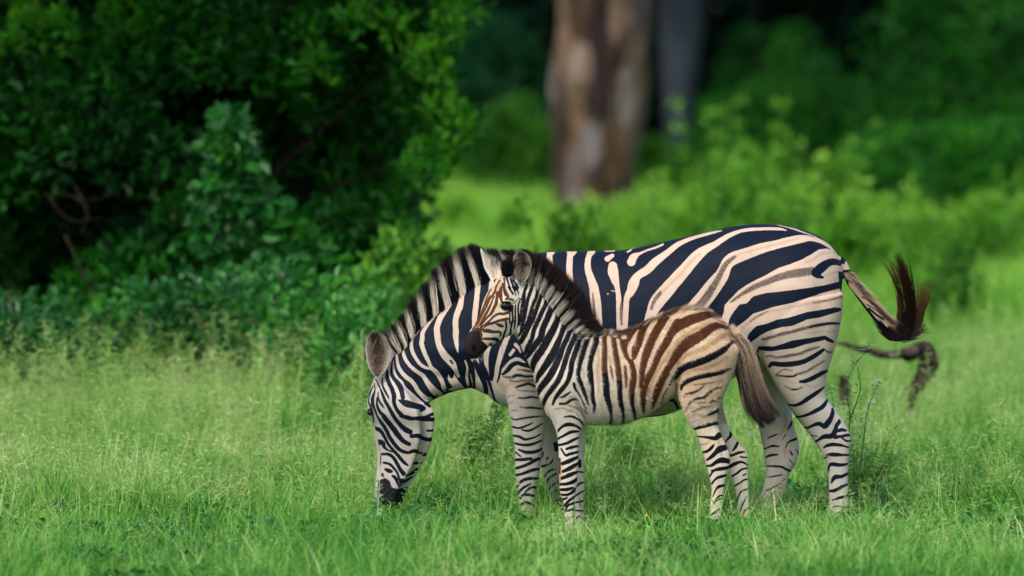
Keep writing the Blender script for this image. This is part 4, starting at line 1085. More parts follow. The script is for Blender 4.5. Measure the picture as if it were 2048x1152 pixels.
# ================================================================== FOAL
foal = thing('zebra', "small fluffy brown-striped zebra foal standing in front of the adult, head raised", 'zebra foal', (0.45, -0.55, 0))
calf_near, calf_far = Coat(), Coat()
calf_near.run(CALF_NEAR)
calf_far.run(CALF_FAR)
Y0 = -.55
def yh(px): return Y0 - (1040 - px) / 454.0 * math.tan(math.radians(20))
head = [(1022, 540, 1054, 612, .048), (1004, 546, 1051, 648, .06), (989, 566, 1036, 665, .064), (976, 585, 1019, 672, .060), (968, 603, 1003, 679, .054),
        (961, 628, 989, 688, .044), (951, 646, 976, 696, .038), (941, 661, 968, 705, .037), (932, 679, 960, 713, .037), (930, 693, 952, 718, .032),
        (934, 707, 943, 716, .018)]
head = [(a, b_, c, d, yh((a + c) / 2), h) for a, b_, c, d, h in head]
calf_parts = [
    loft([(1120, 670, 1083, 800, Y0, .06), (1150, 672, 1100, 835, Y0, .10), (1180, 670, 1150, 847, Y0, .125), (1215, 665, 1205, 848, Y0, .135),
          (1255, 662, 1255, 843, Y0, .14), (1295, 645, 1300, 825, Y0, .14), (1335, 626, 1337, 798, Y0, .135), (1375, 616, 1365, 778, Y0, .135),
          (1410, 620, 1405, 775, Y0, .13), (1440, 642, 1435, 765, Y0, .11), (1462, 674, 1455, 742, Y0, .065)], egg=0.1),
    loft([(1180, 672, 1080, 805, Y0, .09), (1150, 663, 1070, 760, Y0, .078), (1124, 643, 1060, 731, Y0, .066), (1109, 619, 1048, 705, Y0, .058),
          (1090, 593, 1040, 686, Y0, .052), (1071, 570, 1031, 673, Y0, .05), (1050, 552, 1020, 655, Y0, .046), (1036, 546, 1008, 640, yh(1020), .044)], egg=0.2),
    loft(head, 6, 2.3, yaw=math.radians(20), egg=-0.05),
    leg([(1335, 640, 1470, 690, -.60, .08), (1345, 700, 1475, 705, -.62, .085), (1350, 758, 1464, 750, -.62, .075), (1361, 805, 1445, 795, -.62, .058),
         (1375, 838, 1435, 828, -.62, .045), (1389, 862, 1436, 851, -.62, .037), (1398, 885, 1446, 876, -.62, .034), (1406, 910, 1458, 904, -.62, .032),
         (1413, 935, 1460, 926, -.62, .028), (1419, 957, 1454, 948, -.62, .024), (1423, 978, 1449, 974, -.62, .019), (1421, 1000, 1446, 1000, -.62, .018),
         (1418, 1025, 1443, 1025, -.62, .018), (1415, 1050, 1443, 1050, -.62, .022), (1412, 1066, 1440, 1066, -.62, .022), (1409, 1085, 1435, 1085, -.62, .019),
         (1402, 1110, 1438, 1110, -.62, .027)]),
    leg([(1380, 700, 1455, 700, -.48, .07), (1400, 770, 1448, 770, -.47, .05), (1415, 818, 1445, 815, -.47, .038), (1428, 855, 1458, 856, -.47, .03),
         (1441, 885, 1478, 885, -.47, .028), (1452, 910, 1495, 905, -.47, .028), (1458, 940, 1496, 934, -.47, .024), (1467, 967, 1497, 963, -.47, .02),
         (1472, 992, 1498, 992, -.47, .018), (1474, 1025, 1500, 1025, -.47, .018), (1474, 1052, 1502, 1052, -.47, .022), (1470, 1077, 1499, 1077, -.47, .02),
         (1464, 1103, 1500, 1103, -.47, .027)]),
    leg([(1085, 700, 1180, 740, -.60, .055), (1088, 760, 1178, 785, -.62, .062), (1094, 812, 1172, 820, -.62, .055), (1107, 848, 1167, 852, -.62, .042),
         (1114, 872, 1160, 868, -.62, .034), (1117, 900, 1158, 895, -.62, .029), (1117, 930, 1157, 930, -.62, .028), (1118, 960, 1155, 957, -.62, .029),
         (1119, 982, 1152, 982, -.62, .025), (1126, 1004, 1149, 1000, -.62, .019), (1129, 1030, 1148, 1030, -.62, .018), (1128, 1055, 1149, 1055, -.62, .022),
         (1122, 1082, 1148, 1082, -.62, .02), (1114, 1110, 1150, 1110, -.62, .027)]),
    leg([(1115, 780, 1176, 800, -.49, .05), (1128, 848, 1173, 852, -.48, .034), (1139, 888, 1169, 888, -.48, .028), (1141, 930, 1168, 930, -.48, .026),
         (1142, 960, 1168, 958, -.48, .026), (1145, 980, 1169, 978, -.48, .023), (1149, 1003, 1167, 1000, -.48, .017), (1150, 1048, 1168, 1048, -.48, .018),
         (1147, 1073, 1168, 1073, -.48, .021), (1142, 1103, 1171, 1103, -.48, .027)]),
    loft([(1455, 672, 1462, 655, Y0, .03), (1468, 682, 1478, 668, Y0, .022), (1477, 705, 1492, 700, Y0, .02), (1483, 730, 1497, 728, Y0, .018), (1490, 755, 1499, 753, Y0, .012)]),
]
c_swell = [(1130, 760, 22, 40, .010), (1005, 625, 26, 22, .004), (975, 645, 16, 12, .004), (1010, 640, 18, 10, .005), (1415, 700, 30, 40, .008),
           (1360, 760, 10, 40, -.010), (1182, 780, 8, 50, -.008), (1240, 760, 40, 40, .006), (1000, 608, 5, 5, .006), (1011, 602, 16, 5, .008)]
yeye = yh(1011) - .058
eyeC = ball(at(1011.5, 611.5, yeye - .001), (.0265, .016, .0205))
lid = ball(at(1009.5, 612.5, yeye + .006), (.033, .009, .023))
nostril = ball(at(947, 695, yh(947) - .0325), (.009, .0055, .015))
CN_L = [(1038, 566), (1032, 556), (1028, 543), (1025, 530), (1025, 519), (1029, 509), (1035, 504), (1041, 501)]
CN_R = [(1044, 568), (1053, 559), (1060, 546), (1063, 530), (1062, 519), (1058, 511), (1050, 504), (1043, 501)]
cE1 = ear_mesh(CN_L, CN_R, yh(1043) - .055, .03, .007, (0.12, 0.065, 0.035), (0.68, 0.55, 0.42), (0.7, 0.62, 0.52))
cE2 = ear_mesh([(982, 562), (976, 550), (969, 538), (966, 526), (964, 516), (961, 504), (961, 497)],
               [(1002, 553), (1005, 540), (1005, 529), (998, 521), (988, 515), (975, 511), (962, 496)],
               yh(1000) + .05, .010, .007, (0.80, 0.64, 0.50), (0.92, 0.90, 0.86), (0.75, 0.68, 0.6))
body2, c_co, c_nr, c_px, c_py = body_object('body', calf_parts, 0.0048, 6, calf_near, calf_far, Y0, 812, M_CALF,
    [(eyeC[0], eyeC[1], None, 2), (lid[0], lid[1], None, 3), (nostril[0], nostril[1], None, 3),
     (cE1[0], cE1[1], cE1[2], 1), (cE2[0], cE2[1], cE2[2], 1)], foal, swell(c_swell, Y0), warm_calf)

# foal mane
fb = [(1040, 552), (1057, 561), (1073, 573), (1083, 586), (1091, 595), (1101, 609), (1112, 624), (1124, 643), (1136, 657), (1151, 663), (1165, 666), (1180, 664)]
ft = [(1046, 508), (1066, 508), (1088, 518), (1106, 529), (1122, 542), (1138, 557), (1156, 574), (1171, 596), (1182, 618), (1190, 637), (1197, 650), (1204, 657)]
n = 16000
b, t, u = polyline_pairs(fb, ft, n)
R = at(b[:, 0], b[:, 1] + rng.random(n) * 5, Y0); T = at(t[:, 0], t[:, 1], Y0)
ln = 0.78 + 0.27 * rng.random(n)
yy = rng.normal(size=n) * 0.012
T = R + (T - R) * ln[:, None] + rng.normal(size=(n, 3)) * 0.006
R[:, 1] += yy; T[:, 1] += yy * 1.8
rx, ry = side_px(R, Y0)
sdm = calf_near.sample(rx - 3, ry + 4)[0]
wc = np.array([1050, 1061, 1072, 1082, 1091.5, 1101, 1112, 1124, 1136, 1149, 1161, 1173])
sdm = (3.4 - np.abs(b[:, :1] - wc[None])).max(1)
fk = np.clip(0.5 - (sdm + rng.normal(size=n) * 0.5) * 0.9, 0, 1)[:, None]
mcol = np.where(fk > 0.5, np.array((0.012, 0.011, 0.014)), np.array((0.62, 0.55, 0.46))) * (1 + rng.normal(size=(n, 1)) * 0.35)
mcol[:, :] = np.where((fk < .5) & (rng.random((n, 1)) < 0.0), mcol * .2, mcol)
tcol = np.tile(np.array((0.020, 0.012, 0.014)), (n, 1)) * (0.4 + rng.random((n, 1)) * 1.3)
short = (rng.random(n) < 0.8) & (fk[:, 0] < .5)
R[~short, 1] += 0.006; T[~short, 1] += .008
short |= (rng.random(n) < .25)
T[short] = R[short] + (T[short] - R[short]) * (0.34 + 0.22 * rng.random((short.sum(), 1)))
tcol[short] = np.clip(mcol[short] * 0.9, 0.003, 1)
mparts = [strands(R, T, 0.0021, np.clip(mcol, 0.004, 1), np.clip(tcol, 0.004, 1), rng.normal(size=(n, 3)) * 0.004, knee=0.6)]
n = 9000   # dark outer half of the crest
b2, t2_, u2 = polyline_pairs(fb, ft, n)
RR = at(b2[:, 0], b2[:, 1], Y0); TT = at(t2_[:, 0], t2_[:, 1], Y0)
y2 = rng.normal(size=n) * .014
q1 = 0.50 + .12 * rng.random((n, 1)) + .05 * np.sin(u2 * 70)[:, None]; q2 = .85 + .25 * rng.random((n, 1))
A_ = RR + (TT - RR) * q1 + rng.normal(size=(n, 3)) * .004; B_ = RR + (TT - RR) * q2 + rng.normal(size=(n, 3)) * .007
A_[:, 1] += y2 * 1.3 - .004; B_[:, 1] += y2 * 1.7
cc = np.array((0.022, 0.013, 0.015)) * (0.4 + rng.random((n, 1)) * 1.2)
mparts.append(strands(A_, B_, .0021, cc, cc))
n = 2600   # forelock between the ears
b = np.stack([1004 + rng.random(n) * 22, 552 - rng.random(n) * 18], 1)
b[:, 1] -= (b[:, 0] - 1004) * 0.3
R = at(b[:, 0], b[:, 1], yh(1015) - .035 + 0.0)
R[:, 1] += rng.random(n) * 0.06
T = R + np.array([0.008, -0.01, 0.028]) * (0.4 + rng.random((n, 1))) + rng.normal(size=(n, 3)) * 0.011
cc = np.array((0.02, 0.013, 0.014)) * (0.4 + rng.random((n, 1)) * 1.5)
mparts.append(strands(R, T, 0.0022, cc, cc))
n = 80   # wispy hairs that stand between ears
R = at(980 + rng.random(n) * 45, 535 - rng.random(n) * 12, yh(1010) + 0.04)
T = R + np.array([-0.006, 0, 0.05]) * (0.5 + rng.random((n, 1)) * 0.7) + rng.normal(size=(n, 3)) * 0.008
cc = np.array((0.05, 0.045, 0.035)) * (0.4 + rng.random((n, 1)) * 1.5)
mparts.append(strands(R, T, 0.0014, cc, cc))
strand_object('mane', mparts, M_HAIR, foal)

# foal fur: short woolly coat over the trunk, longer along the ridge
def fur(co, nr, px, py, coat, n, ymid, pal, warm, sel, flow, ln, width, out=0.5, rand=0.25):
    idx = np.nonzero(sel)[0]
    idx = idx[rng.integers(0, len(idx), n)]
    R = co[idx] + rng.normal(size=(n, 3)) * 0.0012
    nn = nr[idx]
    L = (ln(px[idx], py[idx]) if callable(ln) else ln) * (0.6 + 0.7 * rng.random(n))
    fl = flow(px[idx], py[idx])
    fl = fl - nn * np.sum(fl * nn, 1)[:, None]
    fl /= np.linalg.norm(fl, axis=1)[:, None] + 1e-6
    d = fl + nn * out + rng.normal(size=(n, 3)) * rand
    d /= np.linalg.norm(d, axis=1)[:, None]
    T = R + d * L[:, None]
    cc = coat_colour(coat, px[idx], py[idx], R, pal, warm, 0.13)
    return strands(R, T, width, cc, np.clip(cc * 1.1 + 0.004, 0, 1), segs=2)
def flow_c(px, py):
    v = np.zeros((len(px), 3)); v[:, 0] = 0.8; v[:, 2] = -0.45; return v
ridge = lambda px, py: np.where(py < np.interp(px, [1160, 1205, 1254, 1295, 1347, 1376, 1406, 1440, 1470], [680, 672, 668, 646, 628, 620, 624, 650, 690]), 0.026, 0.010)
selt = (c_px > 1150) & (c_px < 1480) & (c_py < 850) & (c_co[:, 1] < Y0 + 0.08)
fparts = [fur(c_co, c_nr, c_px, c_py, calf_near, 80000, Y0, CA, warm_calf, selt, flow_c, ridge, 0.0017, 0.35, 0.22)]
seln = (c_px > 1040) & (c_px <= 1160) & (c_py < 850) & (c_py > 560) & (c_co[:, 1] < Y0 + 0.05)
def flow_n(px, py):
    v = np.zeros((len(px), 3)); v[:, 0] = 0.2; v[:, 2] = -1; return v
fparts.append(fur(c_co, c_nr, c_px, c_py, calf_near, 24000, Y0, CA, warm_calf, seln, flow_n, 0.006, 0.0013, 0.25, 0.15))
# dark-tipped ridge hair on the back
n = 9000
rb = catmull(np.array([(1195, 664), (1233, 668), (1262, 660), (1295, 645), (1335, 627), (1375, 617), (1410, 621), (1440, 643), (1466, 672)], float), 8)
ui = rng.random(n) * (len(rb) - 1.001); ii = ui.astype(int); f = (ui - ii)[:, None]
p = rb[ii] * (1 - f) + rb[ii + 1] * f
tg = rb[ii + 1] - rb[ii]; tg /= np.linalg.norm(tg, axis=1)[:, None]
R = at(p[:, 0], p[:, 1] + rng.random(n) * 5, Y0); R[:, 1] += rng.normal(size=n) * 0.022
dirn = np.stack([tg[:, 0] * 0.9 + 0.1, np.zeros(n), -tg[:, 1] * 0.8 + 0.45], 1)
T = R + dirn * (0.020 + 0.014 * rng.random((n, 1))) + rng.normal(size=(n, 3)) * 0.004
cc = np.where(rng.random((n, 1)) < 0.35, np.array((0.36, 0.28, 0.22)), np.array((0.045, 0.026, 0.02))) * (0.7 + rng.random((n, 1)) * 0.6)
fparts.append(strands(R, T, 0.0015, cc, cc * 0.9, segs=2))
# belly and rump outline hair
n = 3200
rb = catmull(np.array([(1172, 846), (1212, 846), (1243, 845), (1268, 836), (1289, 828), (1306, 820), (1327, 803)], float), 8)
ui = rng.random(n) * (len(rb) - 1.001); ii = ui.astype(int); f = (ui - ii)[:, None]
p = rb[ii] * (1 - f) + rb[ii + 1] * f
R = at(p[:, 0], p[:, 1] - rng.random(n) * 3, Y0); R[:, 1] += rng.normal(size=n) * .02
T = R + np.array([.006, 0, -.012]) * (.5 + rng.random((n, 1))) + rng.normal(size=(n, 3)) * .003
cc = np.where(rng.random((n, 1)) < .4, np.array((.08, .05, .035)), np.array((.5, .42, .33))) * (.7 + rng.random((n, 1)) * .5)
fparts.append(strands(R, T, .0013, cc, cc, segs=2))
fparts.append(ear_fur(cE1[3][0], cE1[3][1], yh(1043) - .058, 700, 0.016, (0.5, 0.42, 0.34), 0.026))
fparts.append(ear_fur(cE2[3][0], cE2[3][1], yh(1000) + .057, 700, 0.014, (0.85, 0.8, 0.74), 0.02))
n = 260    # eyelashes, whiskers
R = at(1003 + rng.random(n) * 18, 603.5 + np.abs(rng.random(n) - .5) * 4, yeye - .010)
T = R + np.array([-0.006, -0.012, 0.002]) * (0.6 + rng.random((n, 1)))
cc = np.tile(np.array((0.01, 0.008, 0.008)), (n, 1))
fparts.append(strands(R, T, 0.001, cc, cc))
n = 60
R = at(940 + rng.random(n) * 28, 712 + rng.random(n) * 6 - (np.arange(n) % 2) * 3, yh(955) - 0.02)
T = R + np.array([0.0, -0.006, -0.018]) * (0.4 + rng.random((n, 1))) + rng.normal(size=(n, 3)) * 0.004
cc = np.array((0.3, 0.28, 0.25)) * (0.3 + rng.random((n, 1)))
fparts.append(strands(R, T, 0.0009, cc, cc))
strand_object('fur', fparts, M_HAIR, foal)

# foal tail: woolly top, dark brush
tc = [(1470, 672, .7), (1480, 690, 1.0), (1489, 712, 1.15), (1495, 740, 1.2), (1503, 770, 1.15), (1512, 798, 1.0), (1524, 822, .8), (1541, 846, .35)]
tparts = []
for nn_, c0, c1, st, off in ((5200, (0.50, 0.38, 0.27), (0.025, 0.014, 0.014), .55, 2.5), (4200, (0.10, 0.06, 0.04), (0.012, 0.010, 0.014), .75, -3.0)):
    tt = [(x + off, y, w) for x, y, w in tc]
    tparts.append(tail_hairs(tt, nn_, 13, 13, .0024, c0, c1, Y0 - 0.005, start=st, jit=1.5, clumps=60))
# hairs that stick out to the right
n = 9000
cc_ = catmull(np.array([c[:2] for c in tc], float), 8)
ui = rng.random(n) * (len(cc_) * 0.85); ii = ui.astype(int); f = (ui - ii)[:, None]
p = cc_[ii] * (1 - f) + cc_[ii + 1] * f
s_ = rng.normal(size=n) * 8
R = at(p[:, 0] + s_, p[:, 1] + rng.normal(size=n) * 3, Y0 - .02); R[:, 1] += rng.random(n) * 0.03
T = R + np.array([0.026, -0.003, -0.046]) * (0.4 + rng.random((n, 1)) * 0.9) + rng.normal(size=(n, 3)) * 0.009
fr = (ui / (len(cc_) * 0.85))[:, None]
cc = np.array((0.52, 0.41, 0.31)) * (1 - fr) + np.array((0.035, 0.02, 0.018)) * fr
dkh = (rng.random((n, 1)) < 0.35 + .35 * fr) | ((s_ < -3)[:, None] & (fr > 0.25))
cc = np.where(dkh, cc * 0.12, cc * (1 - .5 * fr ** 2)) * (0.6 + rng.random((n, 1)) * 0.8)
tparts.append(strands(R, T, 0.0018, cc, cc * 0.85, rng.normal(size=(n, 3)) * 0.003))
strand_object('tail_tuft', tparts, M_HAIR, foal)
# ================================================================== GROUND
k = NT("soil")
p = k.pos(); nz = k.noise(1.2, 5, p); nz2 = k.noise(14, 4, p)
gm = k.out(k.n("ShaderNodeBsdfPrincipled", {'Base Color': k.mix(k.math('MULTIPLY', nz2, 0.7), k.ramp(nz, [(0.3, (0.035, 0.075, 0.012)), (0.7, (0.07, 0.13, 0.02))]), (0.05, 0.04, 0.02)),
                                            'Roughness': 0.95, 'Specular IOR Level': 0.1}).outputs[0])
gx = np.concatenate([np.linspace(-400, -30, 12), np.linspace(-28, 28, 90), np.linspace(30, 400, 12)])
gy = np.concatenate([np.linspace(-60, -8, 12), np.linspace(-7, 90, 200), np.linspace(95, 700, 14)])
X, Y = np.meshgrid(gx, gy)
def ground_z(x, y):
    return np.where(y > 6, 0.05 * np.sin(x * 0.7 + y * 0.31) * np.clip((y - 6) / 10, 0, 1), 0.0) + 0.012 * np.sin(x * 3.1 + 1) * np.sin(y * 2.3)
V = np.stack([X.ravel(), Y.ravel(), ground_z(X, Y).ravel() - 0.012], 1)
nx, ny = len(gx), len(gy)
ii = np.arange(ny - 1)[:, None] * nx + np.arange(nx - 1)[None]
F = np.stack([ii, ii + 1, ii + nx + 1, ii + nx], -1).reshape(-1, 4)
link('ground', mesh_np('ground', V, F), gm, kind='structure')

# ================================================================== foliage helpers
def leaf_quads(C, axis, nrm, L, W, fold=0.25):
    """pointed leaves: 6 verts, 2 quads, folded on the midrib"""
    n = len(C)
    side = np.cross(axis, nrm); side /= np.linalg.norm(side, axis=1)[:, None] + 1e-9
    nrm = np.cross(side, axis)
    L = L[:, None]; W = W[:, None]
    b = C; t = C + axis * L - nrm * L * 0.12
    m1, m2 = C + axis * L * 0.3, C + axis * L * 0.68
    up = nrm * W * fold
    V = np.stack([b, m1 + side * W / 2 + up, m2 + side * W * 0.42 + up, t, m2 - side * W * 0.42 + up, m1 - side * W / 2 + up], 1)
    o = np.arange(n)[:, None] * 6
    F = np.concatenate([o + [0, 1, 2, 3], o + [0, 3, 4, 5]])
    return V.reshape(-1, 3), F

def unit(v): return v / (np.linalg.norm(v, axis=1)[:, None] + 1e-9)

def sprigs(centers, per, rad, L, W, tone, up=0.5, tone_jit=0.18, flat=1.0):
    """leaf clumps: every centre carries `per` leaves that radiate from short twigs"""
    n = len(centers) * per
    ci = np.repeat(np.arange(len(centers)), per)
    d = unit(rng.normal(size=(n, 3)))
    d[:, 2] *= flat
    r = (np.asarray(rad)[ci] if np.ndim(rad) else rad) * rng.random(n) ** 0.45
    C = centers[ci] + d * r[:, None]
    ax = unit(d + np.array([0, 0, up]) + rng.normal(size=(n, 3)) * 0.5)
    nr_ = unit(rng.normal(size=(n, 3)) * 0.7 + np.array([0, -0.25, 0.75]))
    l = L * (0.6 + 0.7 * rng.random(n)); w = W * (0.6 + 0.7 * rng.random(n))
    V, F = leaf_quads(C, ax, nr_, l, w)
    lv = np.clip(np.asarray(tone)[ci] + rng.normal(size=n) * tone_jit, 0, 1)
    return V, F, np.repeat(lv, 6)

def leaf_object(name, parts, mat, parent=None, **props):
    V = np.vstack([q[0] for q in parts]); lv = np.concatenate([q[2] for q in parts])
    F, o = [], 0
    for q in parts: F.append(q[1] + o); o += len(q[0])
    me = mesh_np(name, V, np.vstack(F), smooth=False)
    attr(me, 'lv', lv)
    ob = link(name, me, mat, **props)
    if parent is not None: keep_parent(ob, parent)
    return ob

def tube(path, rad, sides=8, wob=0.0):
    P = np.asarray(path, float); n = len(P); rad = np.broadcast_to(rad, (n,))
    T = np.gradient(P, axis=0); T = unit(T)
    ref = np.where(np.abs(T[:, 2:3]) > 0.9, np.array([[1, 0, 0]]), np.array([[0, 0, 1]]))
    A = unit(np.cross(T, ref)); B = np.cross(T, A)
    th = np.linspace(0, 2 * np.pi, sides, endpoint=False)
    rr = rad[:, None] * (1 + wob * rng.normal(size=(n, sides)))
    R = P[:, None] + (A[:, None] * np.cos(th)[None, :, None] + B[:, None] * np.sin(th)[None, :, None]) * rr[..., None]
    return rings_mesh(R)

def wood_object(name, tubes, mat, parent):
    V, F = merge(tubes)
    ob = link(name, mesh_np(name, V, F), mat)
    if parent is not None: keep_parent(ob, parent)
    return ob

def branchy(base, tips, r0, r1=0.01, sag=0.1):
    out = []
    for t in tips:
        m = (np.asarray(base) * 0.45 + np.asarray(t) * 0.55) + rng.normal(size=3) * sag
        out.append(tube(catmull(np.array([base, m, t]), 5), np.linspace(r0, r1, 11), 6))
    return out

def in_poly(px, py, P):
    ins = np.zeros(len(px), bool); P = np.asarray(P, float)
    for i in range(len(P)):
        a, b = P[i], P[(i + 1) % len(P)]
        if a[1] != b[1]:
            ins ^= ((a[1] > py) != (b[1] > py)) & (px < (b[0] - a[0]) * (py - a[1]) / (b[1] - a[1]) + a[0])
    return ins

def rand_in_poly(P, n):
    P = np.asarray(P, float); out = np.zeros((0, 2))
    while len(out) < n:
        q = np.stack([rng.uniform(P[:, 0].min(), P[:, 0].max(), n * 2), rng.uniform(P[:, 1].min(), P[:, 1].max(), n * 2)], 1)
        out = np.vstack([out, q[in_poly(q[:, 0], q[:, 1], P)]])
    return out[:n]

def bark(name, cols, scale=6.0, zs=0.25, rough=0.9):
    k = NT(name)
    p = k.n("ShaderNodeMapping", {'Vector': k.pos(), 'Scale': (1, 1, zs)}).outputs[0]
    n1 = k.noise(scale, 5, p, 0.6); n2 = k.noise(scale * 6, 4, p)
    c = k.ramp(n1, [(0.30 + 0.40 * i / max(1, len(cols) - 1), c) for i, c in enumerate(cols)])
    c = k.mix(k.math('MULTIPLY', n2, 0.5), c, [q * 0.45 for q in cols[0]])
    b = k.n("ShaderNodeBump", {'Height': k.math('ADD', n1, n2), 'Strength': 0.8, 'Distance': 0.03}).outputs[0]
    return k.out(k.n("ShaderNodeBsdfPrincipled", {'Base Color': c, 'Roughness': rough, 'Normal': b, 'Specular IOR Level': 0.2}).outputs[0])

# ================================================================== materials for plants
M_GRASS = foliage_mat("grass_blades", [(0.010, 0.075, 0.020), (0.045, 0.22, 0.032), (0.155, 0.44, 0.062), (0.42, 0.65, 0.18), (0.70, 0.76, 0.42)], 'lv', 1.1, 0.5, 0.38, 0.25, (1.2, 1.12, 0.75))
M_GRASSF = foliage_mat("far_grass", [(0.07, 0.23, 0.03), (0.15, 0.38, 0.045), (0.27, 0.54, 0.075), (0.44, 0.66, 0.17)], 'lv', 0.22, 0.6, 0.40, 0.2)
M_HERB = foliage_mat("herb_leaves", [(0.014, 0.085, 0.022), (0.035, 0.18, 0.035), (0.09, 0.33, 0.055), (0.22, 0.48, 0.12)], 'lv', 0.8, 0.45, 0.3, 0.4)
M_BUSH = foliage_mat("dark_bush_leaves", [(0.004, 0.038, 0.007), (0.011, 0.10, 0.009), (0.028, 0.20, 0.010), (0.11, 0.36, 0.015)], 'lv', 0.9, 0.42, 0.22, 0.2)
M_VINE = foliage_mat("creeper_leaves", [(0.008, 0.07, 0.016), (0.02, 0.15, 0.024), (0.05, 0.26, 0.02)], 'lv', 1.2, 0.4, 0.3, 0.45)
M_BRIGHT = foliage_mat("bright_shrub_leaves", [(0.03, 0.14, 0.015), (0.08, 0.27, 0.022), (0.17, 0.42, 0.035), (0.32, 0.54, 0.08)], 'lv', 0.5, 0.5, 0.38, 0.3)
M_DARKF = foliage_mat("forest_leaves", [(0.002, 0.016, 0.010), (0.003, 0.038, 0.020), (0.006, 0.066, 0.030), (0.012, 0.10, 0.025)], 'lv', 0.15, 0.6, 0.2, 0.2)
M_MIDF = foliage_mat("shade_bush_leaves", [(0.006, 0.055, 0.014), (0.015, 0.12, 0.018), (0.03, 0.19, 0.02), (0.06, 0.25, 0.02)], 'lv', 0.3, 0.6, 0.3, 0.2)
M_FINE = foliage_mat("fine_shrub_leaves", [(0.03, 0.11, 0.025), (0.07, 0.22, 0.04), (0.14, 0.34, 0.07), (0.28, 0.46, 0.15)], 'lv', 2.0, 0.5, 0.3, 0.3)
M_TWIG = bark("twig_bark", [(0.05, 0.035, 0.025), (0.14, 0.10, 0.075)], 12)
M_LOG = bark("dead_wood", [(0.015, 0.011, 0.010), (0.065, 0.045, 0.037), (0.20, 0.15, 0.125)], 22, 1.0)
k = NT("pale_spines"); M_SPINE = k.out(k.n("ShaderNodeBsdfPrincipled", {'Base Color': (0.62, 0.66, 0.55, 1), 'Roughness': 0.5}).outputs[0])
k = NT("yellow_petals"); M_PETAL = k.out(k.n("ShaderNodeBsdfPrincipled", {'Base Color': (0.85, 0.50, 0.03, 1), 'Roughness': 0.5}).outputs[0])

